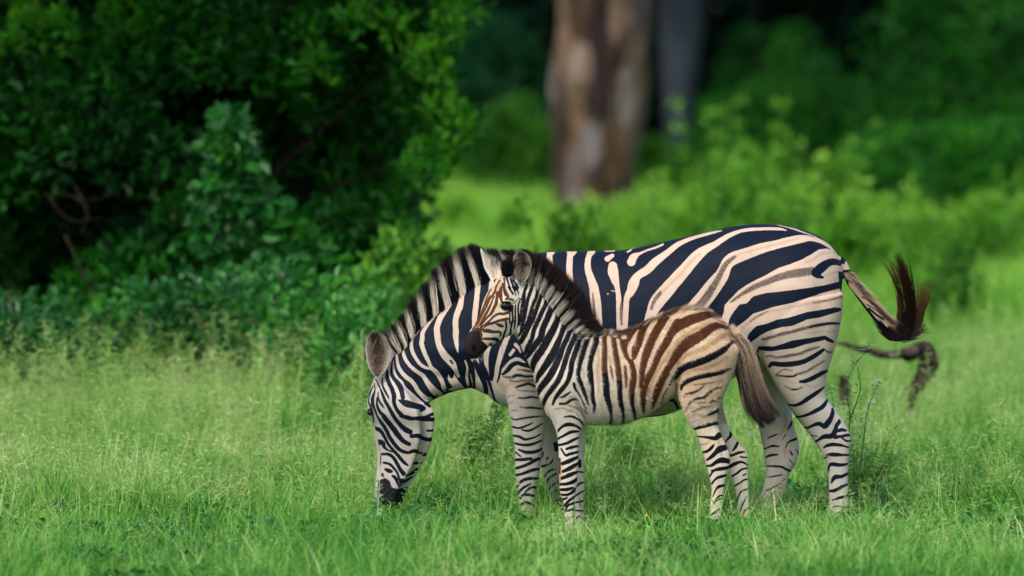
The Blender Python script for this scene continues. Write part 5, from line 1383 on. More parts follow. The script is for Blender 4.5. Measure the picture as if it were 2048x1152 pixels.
# ================================================================== GRASS as one scattered mass each
def tuft(nb, rad, h, hj, w, lean, curl, tone, tj=0.13, stem_frac=0.0, seed=None, broad=0.0):
    """verts, quads, lv for one tuft of curved blades (and airy seed heads)"""
    parts = []
    a = rng.random(nb) * 2 * np.pi; r = rad * np.sqrt(rng.random(nb))
    B = np.stack([r * np.cos(a), r * np.sin(a), np.zeros(nb)], 1)
    H = h * (1 + hj * rng.normal(size=nb)).clip(0.35, 2)
    la = a + rng.normal(size=nb) * 1.3
    ln = lean * (0.3 + rng.random(nb) * 1.2)
    dirh = np.stack([np.cos(la), np.sin(la), np.zeros(nb)], 1)
    sd_ = np.stack([-np.sin(la), np.cos(la), np.zeros(nb)], 1) * np.cos(rng.random(nb) * 3)[:, None] + dirh * 0.4
    sd_ = unit(sd_)
    K = 4
    V = np.empty((nb, K * 2, 3))
    for i in range(K):
        t = i / (K - 1)
        pos = B + dirh * (H * ln * (t ** (1.3 + curl)))[:, None] + np.array([0, 0, 1]) * (H * (t - curl * 0.33 * t ** 3))[:, None]
        ww = (w * (0.75 + 0.6 * rng.random()) * (1 - t ** 1.6 * 0.92))
        V[:, 2 * i] = pos - sd_ * ww / 2; V[:, 2 * i + 1] = pos + sd_ * ww / 2
    o = np.arange(nb)[:, None] * (K * 2)
    F = np.concatenate([o + [2 * i, 2 * i + 1, 2 * i + 3, 2 * i + 2] for i in range(K - 1)])
    lv = np.repeat(np.where(rng.random(nb) < .03, 1.0, np.clip(tone + rng.normal(size=nb) * tj, 0, 1)), K * 2)
    parts.append((V.reshape(-1, 3), F, lv))
    if seed:
        ns, sh, st = seed
        for _ in range(ns):
            az = rng.random() * 6.28; le = 0.12 + rng.random() * 0.35
            d = np.array([math.cos(az), math.sin(az), 0])
            b0 = np.array([*(rng.normal(size=2) * rad * 0.5), 0])
            hh = sh * (0.7 + 0.5 * rng.random())
            pts = np.array([b0, b0 + d * le * hh * 0.3 + [0, 0, hh * .5], b0 + d * le * hh + [0, 0, hh]])
            pp = catmull(pts, 4)
            s = np.cross(d, [0, 0, 1]) * 0.0011
            v = np.concatenate([[q - s, q + s] for q in pp])
            f = np.array([[2 * i, 2 * i + 1, 2 * i + 3, 2 * i + 2] for i in range(len(pp) - 1)])
            parts.append((v, f, np.full(len(v), 0.72 + 0.1 * rng.random())))
            m = int(st)
            # drooping branchlets with small grains along the top third
            tt = 0.62 + 0.38 * rng.random(m)
            k_ = tt * (len(pp) - 1); i0 = np.minimum(k_.astype(int), len(pp) - 2)
            q0 = pp[i0] + (pp[i0 + 1] - pp[i0]) * (k_ - i0)[:, None]
            dd = unit(rng.normal(size=(m, 3)) * [1, 1, 0.35] + [0, 0, 0.35])
            q1 = q0 + dd * (0.012 + 0.045 * rng.random((m, 1)) * (1.15 - tt)[:, None] * 2)
            v, f = leaf_quads(q0 * 0.25 + q1 * 0.75, dd, unit(rng.normal(size=(m, 3))), 0.010 + 0.010 * rng.random(m), np.full(m, 0.0030))
            parts.append((v, f, np.repeat(0.82 + 0.18 * rng.random(m), 6)))
            v, f = leaf_quads(q0, unit(q1 - q0), unit(rng.normal(size=(m, 3))), np.linalg.norm(q1 - q0, axis=1), np.full(m, 0.0010))
            parts.append((v, f, np.full(m * 6, 0.75)))
    if broad:
        m = int(broad)
        a = rng.random(m) * 6.28; r = rad * 1.1 * np.sqrt(rng.random(m))
        C = np.stack([r * np.cos(a), r * np.sin(a), h * (0.25 + 0.6 * rng.random(m))], 1)
        ax = unit(np.stack([np.cos(a), np.sin(a), 0.35 + rng.normal(size=m) * 0.4], 1) + rng.normal(size=(m, 3)) * 0.4)
        v, f = leaf_quads(C, ax, unit(rng.normal(size=(m, 3)) * 0.4 + [0, 0, 1]), 0.028 + 0.03 * rng.random(m), 0.014 + 0.012 * rng.random(m))
        parts.append((v, f, np.repeat(np.clip(tone - 0.1 + rng.normal(size=m) * 0.16, 0, 1), 6)))
    V = np.vstack([q[0] for q in parts]); lv = np.concatenate([q[2] for q in parts])
    F, o = [], 0
    for q in parts: F.append(q[1] + o); o += len(q[0])
    return V, np.vstack(F), lv

def scatter_group():
    ng = bpy.data.node_groups.new("scatter", 'GeometryNodeTree')
    ng.interface.new_socket("Geometry", in_out='INPUT', socket_type='NodeSocketGeometry')
    ng.interface.new_socket("Geometry", in_out='OUTPUT', socket_type='NodeSocketGeometry')
    N = ng.nodes; Lk = ng.links
    gi, go = N.new('NodeGroupInput'), N.new('NodeGroupOutput')
    def named(nm, typ):
        a = N.new('GeometryNodeInputNamedAttribute'); a.data_type = typ; a.inputs['Name'].default_value = nm
        return a.outputs['Attribute']
    sep = N.new('GeometryNodeSeparateGeometry'); sep.domain = 'POINT'
    cmp = N.new('FunctionNodeCompare'); cmp.data_type = 'FLOAT'; cmp.operation = 'GREATER_THAN'
    Lk.new(named('is_pt', 'FLOAT'), cmp.inputs[0]); cmp.inputs[1].default_value = 0.5
    Lk.new(gi.outputs[0], sep.inputs[0]); Lk.new(cmp.outputs[0], sep.inputs['Selection'])
    spl = N.new('GeometryNodeSplitToInstances'); spl.domain = 'POINT'
    Lk.new(sep.outputs[1], spl.inputs[0]); Lk.new(named('vid', 'INT'), spl.inputs['Group ID'])
    ins = N.new('GeometryNodeInstanceOnPoints')
    Lk.new(sep.outputs[0], ins.inputs['Points']); Lk.new(spl.outputs[0], ins.inputs['Instance'])
    ins.inputs['Pick Instance'].default_value = True
    Lk.new(named('vid', 'INT'), ins.inputs['Instance Index'])
    rot = N.new('ShaderNodeCombineXYZ'); Lk.new(named('rz', 'FLOAT'), rot.inputs[2])
    e2r = N.new('FunctionNodeEulerToRotation'); Lk.new(rot.outputs[0], e2r.inputs[0]); Lk.new(e2r.outputs[0], ins.inputs['Rotation'])
    scl = N.new('ShaderNodeCombineXYZ')
    Lk.new(named('sx', 'FLOAT'), scl.inputs[0]); Lk.new(named('sx', 'FLOAT'), scl.inputs[1]); Lk.new(named('sz', 'FLOAT'), scl.inputs[2])
    Lk.new(scl.outputs[0], ins.inputs['Scale'])
    Lk.new(ins.outputs[0], go.inputs[0])
    return ng
SCATTER = scatter_group()

def scatter_object(name, variants, P, vid, rz, sx, sz, mat, **props):
    Vs, Fs, lv, vi, o = [], [], [], [], 0
    for i, (v, f, l) in enumerate(variants):
        Vs.append(v); Fs.append(f + o); lv.append(l); vi.append(np.full(len(v), i)); o += len(v)
    n = len(P)
    V = np.vstack(Vs + [P]); me = mesh_np(name, V, np.vstack(Fs), smooth=True)
    attr(me, 'is_pt', np.r_[np.zeros(o), np.ones(n)])
    attr(me, 'lv', np.r_[np.concatenate(lv), np.zeros(n)])
    attr(me, 'rz', np.r_[np.zeros(o), rz]); attr(me, 'sx', np.r_[np.ones(o), sx]); attr(me, 'sz', np.r_[np.ones(o), sz])
    a = me.attributes.new('vid', 'INT', 'POINT'); a.data.foreach_set("value", np.r_[np.concatenate(vi), vid].astype(np.int32))
    ob = link(name, me, mat, **props)
    m = ob.modifiers.new("scatter", 'NODES'); m.node_group = SCATTER
    return ob

def spread(n, y0, y1, margin=1.2, power=1.0):
    """points on the ground within the wedge the camera could see, side-steps included"""
    d0, d1 = y0 - CAM_Y, y1 - CAM_Y
    u = rng.random(n)
    d = np.sqrt(d0 ** 2 + u * (d1 ** 2 - d0 ** 2)) if power == 1.0 else d0 + (d1 - d0) * u ** power
    half = d * 0.097 + margin
    x = (rng.random(n) * 2 - 1) * half
    return np.stack([x, d + CAM_Y], 1)

def nval(x, y, s, seed=0.0):
    return np.array([mnoise.noise(Vector((a * s, b * s, seed))) for a, b in zip(x, y)]) * 0.5 + 0.5

# near meadow ------------------------------------------------------
short_v = [tuft(46, .13, .12, .28, .0078, .75, .55, .40 + .05 * (i % 3), broad=0) for i in range(4)] + \
          [tuft(42, .14, .16, .3, .0062, .7, .5, .50, .12) for i in range(3)]
fine_v = [tuft(34, .10, .25, .22, .0042, .42, .35, .54, .17, seed=(2, .34, 20)) for i in range(3)] + \
         [tuft(26, .12, .20, .25, .0095, .65, .6, .34 + .2 * i, .14) for i in range(2)]
fine_v += [tuft(9, .12, .24, .3, .0035, .5, .3, 1.15, .05)] * 0 + [tuft(7, .08, .30, .2, .0035, .3, .3, .6, .1, seed=(4, .56, 34)) for i in range(2)]
herb_v = [tuft(10, .12, .14, .3, .005, .7, .5, .35, broad=46) for i in range(4)]
variants = short_v + fine_v
P = spread(19000, -4.6, 13.0, 1.3)
hn = nval(P[:, 0], P[:, 1], 0.9); hn2 = nval(P[:, 0], P[:, 1], 2.7, 5.0)
x, y = P[:, 0], P[:, 1]
front = y < -0.45
hn3 = nval(P[:, 0], P[:, 1] * .6, 5.5, 8.0)
tall = np.clip((hn * 0.4 + hn2 * 0.35 + hn3 * .25 - .5) * 2.2 + .5, 0, 1.1)
left = np.clip((-0.1 - x) / 1.2, 0, 1)
pick = rng.random(len(P))
p_fine = np.where(front, 0.10 + .22 * ((y < -0.8) & (y > -2.6)), 0.22 + 0.45 * left * (y > 0.5) + 0.2 * (tall > 0.52))
vid = np.where(pick < p_fine, rng.integers(7, 12, len(P)), rng.integers(0, 7, len(P)))
sz = (0.5 + 1.0 * tall) * np.where(front, np.where(y > -1.25, .94, 1.10), 1.15) * (0.75 + 0.4 * rng.random(len(P)))
tallf = front & (vid >= 7); sz[tallf] *= 0.74; sz[(y < -1.0) & (vid < 7)] *= 1.25
sz *= np.where((y > 4), 1.25, 1.0)
st_ = (y > 2.5) & (y < 8) & (rng.random(len(P)) < .05 * left); vid[st_] = rng.integers(12, 14, st_.sum()); sz[st_] = .75 + .5 * rng.random(st_.sum())
mz = at(rng.uniform(735, 850, 14), np.full(14, 1080.), -.3)[:, 0]; my = rng.uniform(-.55, -.05, 14)
x = np.r_[x, mz]; y = np.r_[y, my]; vid = np.r_[vid, rng.integers(7, 12, 14)]; sz = np.r_[sz, .5 + .35 * rng.random(14)]; P = np.stack([x, y], 1)
P3 = np.stack([x, y, ground_z(x, y) - 0.01], 1)
scatter_object('grass', variants, P3, vid, rng.random(len(P)) * 6.28, np.full(len(P), 1.15), sz, M_GRASS, kind='stuff',
               label="lush short meadow grass with airy seed heads around the zebras")
# low broad-leaved ground cover ------------------------------------
P = spread(9000, -4.6, 9.0, 1.2)
hn = nval(P[:, 0], P[:, 1], 1.3, 9.0) + 0.10 * (P[:, 0] > -0.2)
keep = hn > np.where(P[:, 1] < -.6, 0.46, .52)
P = P[keep]; x, y = P.T
scatter_object('ground_cover', herb_v, np.stack([x, y, ground_z(x, y) - 0.005], 1), rng.integers(0, 4, len(P)), rng.random(len(P)) * 6.28,
               np.full(len(P), 1.1), 0.8 + 0.5 * rng.random(len(P)), M_HERB, kind='stuff', label="low leafy herbs growing between the grass")
# far meadow --------------------------------------------------------
far_v = [tuft(46, .34, .30, .3, .013, .6, .5, .5, .12) for i in range(4)] + [tuft(50, .4, .42, .25, .011, .45, .4, .62, .12) for i in range(2)]
P = spread(16000, 12.0, 62.0, 3.0); x, y = P.T
hn = nval(x, y, 0.25, 2.0)
scatter_object('tall_grass', far_v, np.stack([x, y, ground_z(x, y) - 0.01], 1), rng.integers(0, 6, len(P)), rng.random(len(P)) * 6.28,
               np.full(len(P), 1.2), 0.7 + 0.7 * hn, M_GRASSF, kind='stuff', label="bright tall grass of the clearing between zebras and forest")

# ================================================================== BIG BUSH on the left
def to_world(q, Y):
    Y = np.broadcast_to(np.asarray(Y, float), (len(q),))
    return np.array([at(a, b, c) for (a, b), c in zip(q, Y)])
bush_poly = [(-900, -900), (500, -1000), (800, -700), (930, -250), (880, 0), (915, 40), (850, 75), (872, 140), (858, 200), (868, 235), (925, 238),
             (925, 265), (870, 300), (842, 330), (835, 400), (800, 450), (780, 500), (760, 560), (740, 640), (660, 720), (400, 760), (0, 800), (-900, 860)]
bush = thing('bush', "big dark green leafy bush filling the upper left, taller than the picture", 'bush', (-2.8, 9.5, 0))
q = rand_in_poly(bush_poly, 13000)
q = q[(q[:, 0] > -420) & (q[:, 1] > -850)]
q = q[(q[:, 1] > -150) | (rng.random(len(q)) < .5)]
Yc = 8.0 + rng.random(len(q)) ** 1.3 * 3.8
# unseen top leans forward, shaped to shade the leaves below; crown sides recede
Yc -= np.clip((-40 - q[:, 1]) / 500, 0, 1) * 1.9
edge = np.clip((q[:, 0] - 600) / 330, 0, 1); Yc += edge * 0.8 * rng.random(len(q))
Cc = to_world(q, Yc); Cc = Cc[Cc[:, 2] > 0.03]
hole = np.array([mnoise.noise(Vector((c[0] * 1.5, c[1] * 0.5, c[2] * 1.5 + 7))) for c in Cc])
dp = np.clip((Cc[:, 1] - 8) / 3.4, 0, 1)
Cc = Cc[(hole > -0.04) | (dp > 0.5)]
tn = np.array([mnoise.noise(Vector((c[0] * 1.1 + 3, c[1], c[2] * 1.1))) for c in Cc]) * 0.55 + 0.38
qb = rand_in_poly([(-420, -300), (700, -300), (760, 300), (700, 640), (500, 740), (-420, 800)], 1300)
Cb = to_world(qb, 10.6 + rng.random(len(qb)) * 1.4); Cb = Cb[Cb[:, 2] > .03]
leaf_object('foliage', [sprigs(Cc, 22, 0.17, 0.094, 0.050, tn, 0.7, 0.17), sprigs(Cb, 26, 0.24, 0.11, 0.06, np.full(len(Cb), .15), .4)], M_BUSH, bush)  # back clumps toned darker: shade of the bush interior put into leaf colour
# twig sprays that break the outline
spq = np.array([(905, 30), (915, 12), (880, 70), (905, 250), (925, 245), (890, 265), (868, 205), (850, 120), (860, 140), (845, 330), (835, 345), (862, 300),
                (800, 455), (782, 500), (40, 30), (60, 60), (90, 20), (130, 60), (30, 90), (700, 40), (745, 20), (790, 60), (640, 120), (610, 60)], float)
spq = np.vstack([spq + rng.normal(size=spq.shape) * 10 for _ in range(3)])
leaf_object('foliage', [sprigs(to_world(spq, 7.8 + rng.random(len(spq)) * .6), 22, 0.10, 0.075, 0.034, np.full(len(spq), 0.75), 0.8)], M_BUSH, bush)
tips = to_world(rand_in_poly([(100, -100), (850, -100), (840, 300), (700, 600), (50, 600)], 22), 9.2 + rng.random(22) * 1.4)
tips = np.vstack([tips, to_world(np.array([(920, 245), (910, 20), (865, 300), (190, 620), (80, 620)]), np.full(5, 8.1))])
wood_object('branch', branchy((-2.6, 10.2, 0.0), tips, 0.026, 0.004, 0.25), bark('dark_branch', [(0.02, 0.015, 0.012), (0.06, 0.045, 0.035)], 12), bush)
# dead twigs low in the front
dt = [tube(to_world(catmull(np.array(s, float), 4), 8.0), np.linspace(0.0030, 0.0010, (len(s) - 1) * 4 + 1), 5) for s in
      ([(120, 385), (175, 400), (235, 385)], [(90, 385), (140, 440), (205, 435)], [(150, 370), (175, 430), (160, 470)],
       [(130, 470), (185, 590), (195, 605)])]
M_GT = (bark("grey_twig", [(0.06, 0.04, 0.035), (0.20, 0.13, 0.11)], 14))
for d_ in dt: wood_object('dead_twig', [d_], M_GT, bush)

# creeper that climbs over the front of the bush
creeper = thing('creeper', "bright blue-green leafy creeper hanging down the middle of the dark bush", 'creeper', (-1.4, 7.6, 0))
cp = []
for path in ([(455, 240), (470, 290), (492, 330), (480, 400), (510, 470), (540, 540), (570, 620)], [(430, 290), (462, 285), (490, 320)],
             [(470, 330), (440, 350), (430, 400), (470, 450), (520, 480)], [(560, 440), (600, 470), (640, 520), (690, 560)],
             [(500, 400), (560, 450), (600, 560), (640, 640)], [(400, 420), (430, 500), (470, 560), (480, 640)]):
    cp.append(catmull(np.array(path, float), 9))
cq = np.vstack([np.vstack([c + rng.normal(size=c.shape) * 9 for _ in range(2)]) for c in cp])
Cw = to_world(cq, 7.55 + rng.random(len(cq)) * 0.15)
leaf_object('foliage', [sprigs(Cw, 5, 0.045, 0.10, 0.062, 0.35 + 0.4 * rng.random(len(Cw)), -0.3)], M_VINE, creeper)
wood_object('stem', [tube(to_world(c, 7.68), 0.006, 5) for c in cp], M_TWIG, creeper)

# leafy undergrowth in front of the bush foot -- individual weeds
def weed(label, px, py_top, py_base, Y, wpx, mat, tone, leaf=(0.07, 0.035), n=60, stems=5, name='leafy_weed', cat='weed', group="leafy weeds along the foot of the big bush", per=7):
    b = at(px, py_base, Y); b[2] = 0.0
    o = thing(name, label, cat, tuple(b), group)
    top = at(px, py_top, Y)[2]; w = wpx / FPX * (Y - CAM_Y)
    c = np.stack([b[0] + rng.normal(size=n) * w * 0.32, Y + rng.normal(size=n) * w * 0.25, 0.05 + (top - 0.05) * rng.random(n) ** 0.8], 1)
    c[:, 0] = b[0] + (c[:, 0] - b[0]) * (0.55 + 0.6 * np.sqrt(np.clip(1 - (c[:, 2] / top) ** 2, 0.05, 1)))
    leaf_object('foliage', [sprigs(c, per, 0.09, leaf[0], leaf[1], np.clip(tone + rng.normal(size=n) * .12, 0, 1), 0.4)], mat, o)
    tp = c[np.argsort(-c[:, 2])[:stems]]
    wood_object('stem', branchy(tuple(b), tp, 0.007, 0.003, 0.03), M_HERB, o)
    return o
weed_spec = [(120, 600, 760, 6.8, 190, M_VINE, .35, "dark leafy weed under the left end of the big bush"),
    (290, 575, 760, 6.4, 200, M_VINE, .45, "dark leafy weed at the bush foot, second from the left edge"),
    (430, 560, 760, 6.6, 170, M_VINE, .5, "leafy weed at the bush foot below the hanging creeper"),
    (545, 540, 760, 6.2, 170, M_VINE, .55, "fresh green weed between the creeper and the grey twigs"),
    (630, 575, 760, 5.6, 150, M_VINE, .7, "lighter green weed at the right foot of the big bush"),
    (690, 615, 770, 4.8, 110, M_HERB, .55, "broad weed just left of the grazing zebra's ear"),
    (735, 565, 770, 6.0, 100, M_HERB, .6, "tall green weed under the right edge of the big bush"),
    (800, 470, 760, 7.4, 130, M_BRIGHT, .4, "pale green weed above the grazing zebra's neck"),
    (865, 490, 740, 9.5, 120, M_BRIGHT, .30, "green weed right behind the grazing zebra's mane"),
    (30, 610, 780, 6.0, 160, M_VINE, .3, "dark weed at the far left edge of the picture")]
for px, pt, pb, Yw, w, m, tn_, lb in weed_spec: weed(lb, px, pt, pb, Yw, w, m, tn_, n=95)

# fine-leaved shrublets beside the legs
def shrublet(px, py_top, Y, wpx, label, n=260, tone=.35):
    b = at(px, 1000, Y); b[2] = 0
    o = thing('shrublet', label, 'small shrub', tuple(b), "fine-leaved shrublets among the grass")
    top = at(px, py_top, Y)[2]; w = wpx / FPX * (Y - CAM_Y)
    tips = [(b[0] + rng.normal() * w * .35, Y + rng.normal() * w * .3, top * (0.6 + 0.4 * rng.random())) for _ in range(11)]
    st = []
    cs = []
    for t in tips:
        pp = catmull(np.array([tuple(b), ((b[0] * .6 + t[0] * .4), Y, t[2] * .5), t]), 8)
        st.append(tube(pp, np.linspace(.0028, .001, len(pp)), 5)); cs.append(pp[3:])
    c = np.vstack(cs)
    leaf_object('foliage', [sprigs(c, 22, 0.035, 0.020, 0.006, np.clip(tone + rng.normal(size=len(c)) * .12, 0, 1), 0.8)], M_FINE, o)
    wood_object('stem', st, M_TWIG, o)
shrublet(970, 805, 1.6, 120, "feathery dark green shrublet between the zebra's head and its forelegs", tone=.12)
shrublet(1235, 855, 1.8, 90, "feathery shrublet under the foal's belly", tone=.5)
shrublet(1710, 840, 0.9, 150, "feathery shrublet right of the zebra's hind leg", tone=.8)
shrublet(1190, 840, 2.4, 70, "small feathery shrublet right behind the foal's foreleg", tone=.4)

# spiny plant right of the adult's hind leg
sp = thing('thorn_bush', "spindly thorn bush with long pale spines by the zebra's hind leg", 'thorn bush', tuple(at(1700, 1010, 0.5) * [1, 1, 0]))
stm, spn = [], []
for path in ([(1700, 1030), (1690, 930), (1700, 840), (1695, 760), (1740, 690)], [(1695, 1030), (1670, 940), (1672, 850), (1660, 770)], [(1705, 1030), (1725, 900), (1735, 820), (1760, 760)],
             [(1690, 900), (1655, 860), (1650, 810)], [(1700, 840), (1720, 780), (1715, 730)]):
    W = to_world(catmull(np.array(path, float), 7), 0.5 + rng.normal() * .08)
    stm.append(tube(W, np.linspace(.0035, .0015, len(W)), 5))
    for w in W[6:]:
        for s in (-1, 1):
            if rng.random() < .75:
                d = unit(np.array([[s * (0.8 + .3 * rng.random()), rng.normal() * .5, rng.normal() * .55 - .1]]))[0]
                L = .028 + .03 * rng.random()
                spn.append(tube([w, w + d * L * .6, w + d * L], [.0017, .0012, .0003], 4))
wood_object('stem', stm, M_FINE, sp)
rng.shuffle(spn) if False else None
for s_ in spn[:96]: wood_object('spine', [s_], M_SPINE, sp)
c = np.vstack([np.asarray(s[0])[::9] for s in stm])
leaf_object('foliage', [sprigs(c, 6, 0.03, 0.016, 0.005, 0.5 + .2 * rng.random(len(c)), .5)], M_FINE, sp)

# little plant at the muzzle, pale leaves
wp = thing('pale_weed', "small weed with pale bluish leaves at the grazing zebra's muzzle", 'weed', tuple(at(770, 1060, -.45) * [1, 1, 0]))
pp = to_world(catmull(np.array([(756, 1090), (755, 1040), (757, 1000), (760, 955)], float), 6), -.45)
wood_object('stem', [tube(pp, .0016, 5)], M_SPINE, wp)
m = 11
C = pp[rng.integers(5, len(pp), m)]
ax = unit(np.stack([rng.normal(size=m), rng.normal(size=m) * .4, rng.normal(size=m) * .3 + .1], 1))
v, f = leaf_quads(C, ax, unit(rng.normal(size=(m, 3)) * .5 + [0, -.6, .6]), .016 + .018 * rng.random(m), .010 + .007 * rng.random(m))
k = NT("pale_leaf"); mp = k.out(k.n("ShaderNodeBsdfPrincipled", {'Base Color': (0.26, 0.40, 0.27, 1), 'Roughness': .4}).outputs[0])
o_ = link('foliage', mesh_np('foliage', v, f, smooth=False), mp); keep_parent(o_, wp)

# yellow flowers
for px, py, Yf, s, lb in ((905, 1108, -1.9, .017, "blurred orange-yellow flower in the foreground grass below the zebra's neck"),
                          (948, 1032, -.9, .010, "small orange flower in the grass left of the forelegs"),
                          (1292, 1030, -.75, .008, "tiny yellow flower in the grass between the foal's legs"),
                          (1606, 1032, -.55, .009, "tiny yellow flower in the grass between the zebra's hind feet"),
                          (1719, 958, .9, .009, "tiny yellow flower right of the zebra's hind leg"),
                          (497, 985, .2, .008, "tiny orange flower in the meadow at the left")):
    c = at(px, py, Yf)
    fl = thing('yellow_flower', lb, 'flower', (c[0], c[1], 0), "small yellow flowers in the grass")
    m = 6; a_ = np.arange(m) / m * 6.28
    ax = unit(np.stack([np.cos(a_), -.5 + 0 * a_, np.sin(a_)], 1))
    v, f = leaf_quads(np.repeat(c[None], m, 0), ax, np.tile([0, -1., .3], (m, 1)), np.full(m, s), np.full(m, s * .7))
    o_ = link('petals', mesh_np('petals', v, f, smooth=False), M_PETAL); keep_parent(o_, fl)
    o_ = wood_object('stem', [tube([(c[0] + .01, c[1], 0), (c[0], c[1], c[2] * .6), tuple(c)], .0012, 5)], M_HERB, fl)

# ================================================================== dead branch lying in the grass
lg = thing('dead_branch', "gnarled dark dead branch bent down into the grass behind the zebra's tail", 'dead branch', (2.0, 5.5, 0))
def dl(x, y): return (1660 + x / 3.03, 480 + y / 3.03)
def limb(pts, wd, Y=5.5, wob=.12):
    q = catmull(np.array([(*dl(x, y), w * 1.25) for (x, y), w in zip(pts, wd)], float), 5)
    W = to_world(q[:, :2], Y)
    W[:, 1] += np.cumsum(rng.normal(size=len(W))) * .003
    return tube(W, q[:, 2] / 3.03 / 2 / FPX * (Y - CAM_Y), 12, wob)
wood_object('limb', [limb([(40, 625), (100, 635), (170, 658), (230, 668), (300, 688), (380, 695), (440, 690), (500, 672), (560, 650), (600, 690), (612, 745), (590, 800), (555, 860), (515, 920), (500, 990), (492, 1060), (488, 1150), (484, 1280)],
                          [14, 22, 30, 34, 36, 40, 48, 60, 66, 70, 66, 70, 62, 50, 44, 40, 38, 36]),
                     limb([(420, 670), (460, 700), (500, 700), (540, 690)], [36, 52, 50, 30]),
                     limb([(575, 690), (556, 750), (540, 810), (500, 860), (450, 905)], [40, 44, 34, 22, 8]),
                     limb([(560, 640), (568, 628), (580, 640)], [20, 16, 10])], M_LOG, lg)
s3 = thing('tree_stump', "low dark stump in the grass right behind the thorn bush", 'stump', (1.3, 5.0, 0))
wood_object('limb', [limb([(80, 830), (84, 870), (90, 930), (90, 1010)], [40, 52, 56, 60], 5.0, .15)], M_LOG, s3)

# ================================================================== TREES beyond
M_BARK = None
k = NT("scarred_bark")
p = k.pos()
mp1 = k.n("ShaderNodeMapping", {'Vector': p, 'Scale': (1, 1, .32)}).outputs[0]
n1 = k.noise(2.2, 3, mp1, .5); n2 = k.noise(9, 4, mp1); n3 = k.noise(3.1, 2, k.n("ShaderNodeMapping", {'Vector': p, 'Location': (7, 3, 1), 'Scale': (1.3, 1, .3)}).outputs[0])
n4 = k.noise(2.6, 3, k.n("ShaderNodeMapping", {'Vector': p, 'Location': (2.3, 9, 4), 'Scale': (1.6, 1, .22)}).outputs[0])
base = k.ramp(n1, [(0.36, (0.11, 0.055, 0.03)), (0.5, (0.20, 0.125, 0.078)), (0.64, (0.21, 0.155, 0.12))])
base = k.mix(k.smooth(n3, .54, .64), base, (0.25, 0.235, 0.24))
base = k.mix(k.math('MULTIPLY', k.smooth(n4, .50, .60), .9), base, (0.03, 0.02, 0.017))
base = k.mix(k.math('MULTIPLY', n2, .45), base, (0.06, 0.035, 0.02))
sx_, _sy, sz_ = k.n('ShaderNodeSeparateXYZ', {0: p}).outputs
def patch_mask(px, py, rx, ry):
    c = at(px, py, 42.4); sc = 66.5 / FPX
    dx = k.math('DIVIDE', k.math('SUBTRACT', sx_, float(c[0])), rx * sc); dz = k.math('DIVIDE', k.math('SUBTRACT', sz_, float(c[2])), ry * sc)
    r = k.math('ADD', k.math('MULTIPLY', dx, dx), k.math('MULTIPLY', dz, dz))
    return k.math('SUBTRACT', 1.0, k.smooth(k.math('ADD', r, k.math('MULTIPLY', k.math('SUBTRACT', k.noise(5, 4, mp1), .5), 2.4)), .6, 1.2))
for px_, py_, rx_, ry_, cc_ in ((1212, 60, 46, 130, (.022, .016, .015)), (1195, 190, 28, 80, (.03, .02, .02)), (1150, 20, 18, 60, (.05, .03, .02)), (1256, 190, 20, 60, (.36, .32, .31)),
                                (1185, 290, 26, 50, (.24, .22, .24)), (1150, 360, 30, 60, (.12, .10, .11)), (1230, 20, 14, 60, (.30, .20, .14)), (1165, 130, 20, 40, (.27, .19, .14))):
    base = k.mix(k.math('MULTIPLY', patch_mask(px_, py_, rx_, ry_), .9 if cc_[0] < .1 else .55), base, cc_)
bp = k.n("ShaderNodeBump", {'Height': k.math('ADD', n2, n1), 'Strength': 1.0, 'Distance': .2}).outputs[0]
M_SCAR = k.out(k.n("ShaderNodeBsdfPrincipled", {'Base Color': base, 'Roughness': .95, 'Specular IOR Level': .1, 'Normal': bp}).outputs[0])
M_GREYBARK = bark("grey_bark", [(0.025, 0.036, 0.052), (0.06, 0.075, 0.10), (0.09, 0.105, 0.135)], 2.0)

def trunk_tube(rows, Y, sides=48, rough=.14, flute=.05):
    """rows: py, left px, right px (photo silhouette)"""
    q = catmull(np.array(rows, float), 5)
    R = []
    th = np.linspace(0, 2 * np.pi, sides, endpoint=False)
    for py, l, r in q:
        a, b = at(l, py, Y), at(r, py, Y)
        c = (a + b) / 2; rad = (b[0] - a[0]) / 2
        rr = np.array([rad * (1 + flute * math.sin(3 * t + 1 + c[2] * .4) + rough * mnoise.noise(Vector((math.cos(t) * 2, math.sin(t) * 2, c[2] * 1.4)))) for t in th])
        R.append(np.stack([c[0] + np.cos(th) * rr, c[1] + np.sin(th) * rr, np.full(sides, c[2])], 1))
    return rings_mesh(np.array(R)[::-1])

def crown(center, rad, n, per, L, W, tone, mat, parent, squash=.7):
    d = unit(rng.normal(size=(n, 3))); r = rng.random(n) ** .4
    lump = np.array([mnoise.noise(Vector(tuple(v * 1.6 + center * .1))) for v in d]) * .5 + 1
    C = np.asarray(center) + d * (np.asarray(rad) * (r * lump)[:, None]) * [1, 1, squash]
    C = C[C[:, 2] > 3.4]
    leaf_object('crown', [sprigs(C, per, .35, L, W, np.clip(tone + rng.normal(size=len(C)) * .15, 0, 1), .3)], mat, parent)

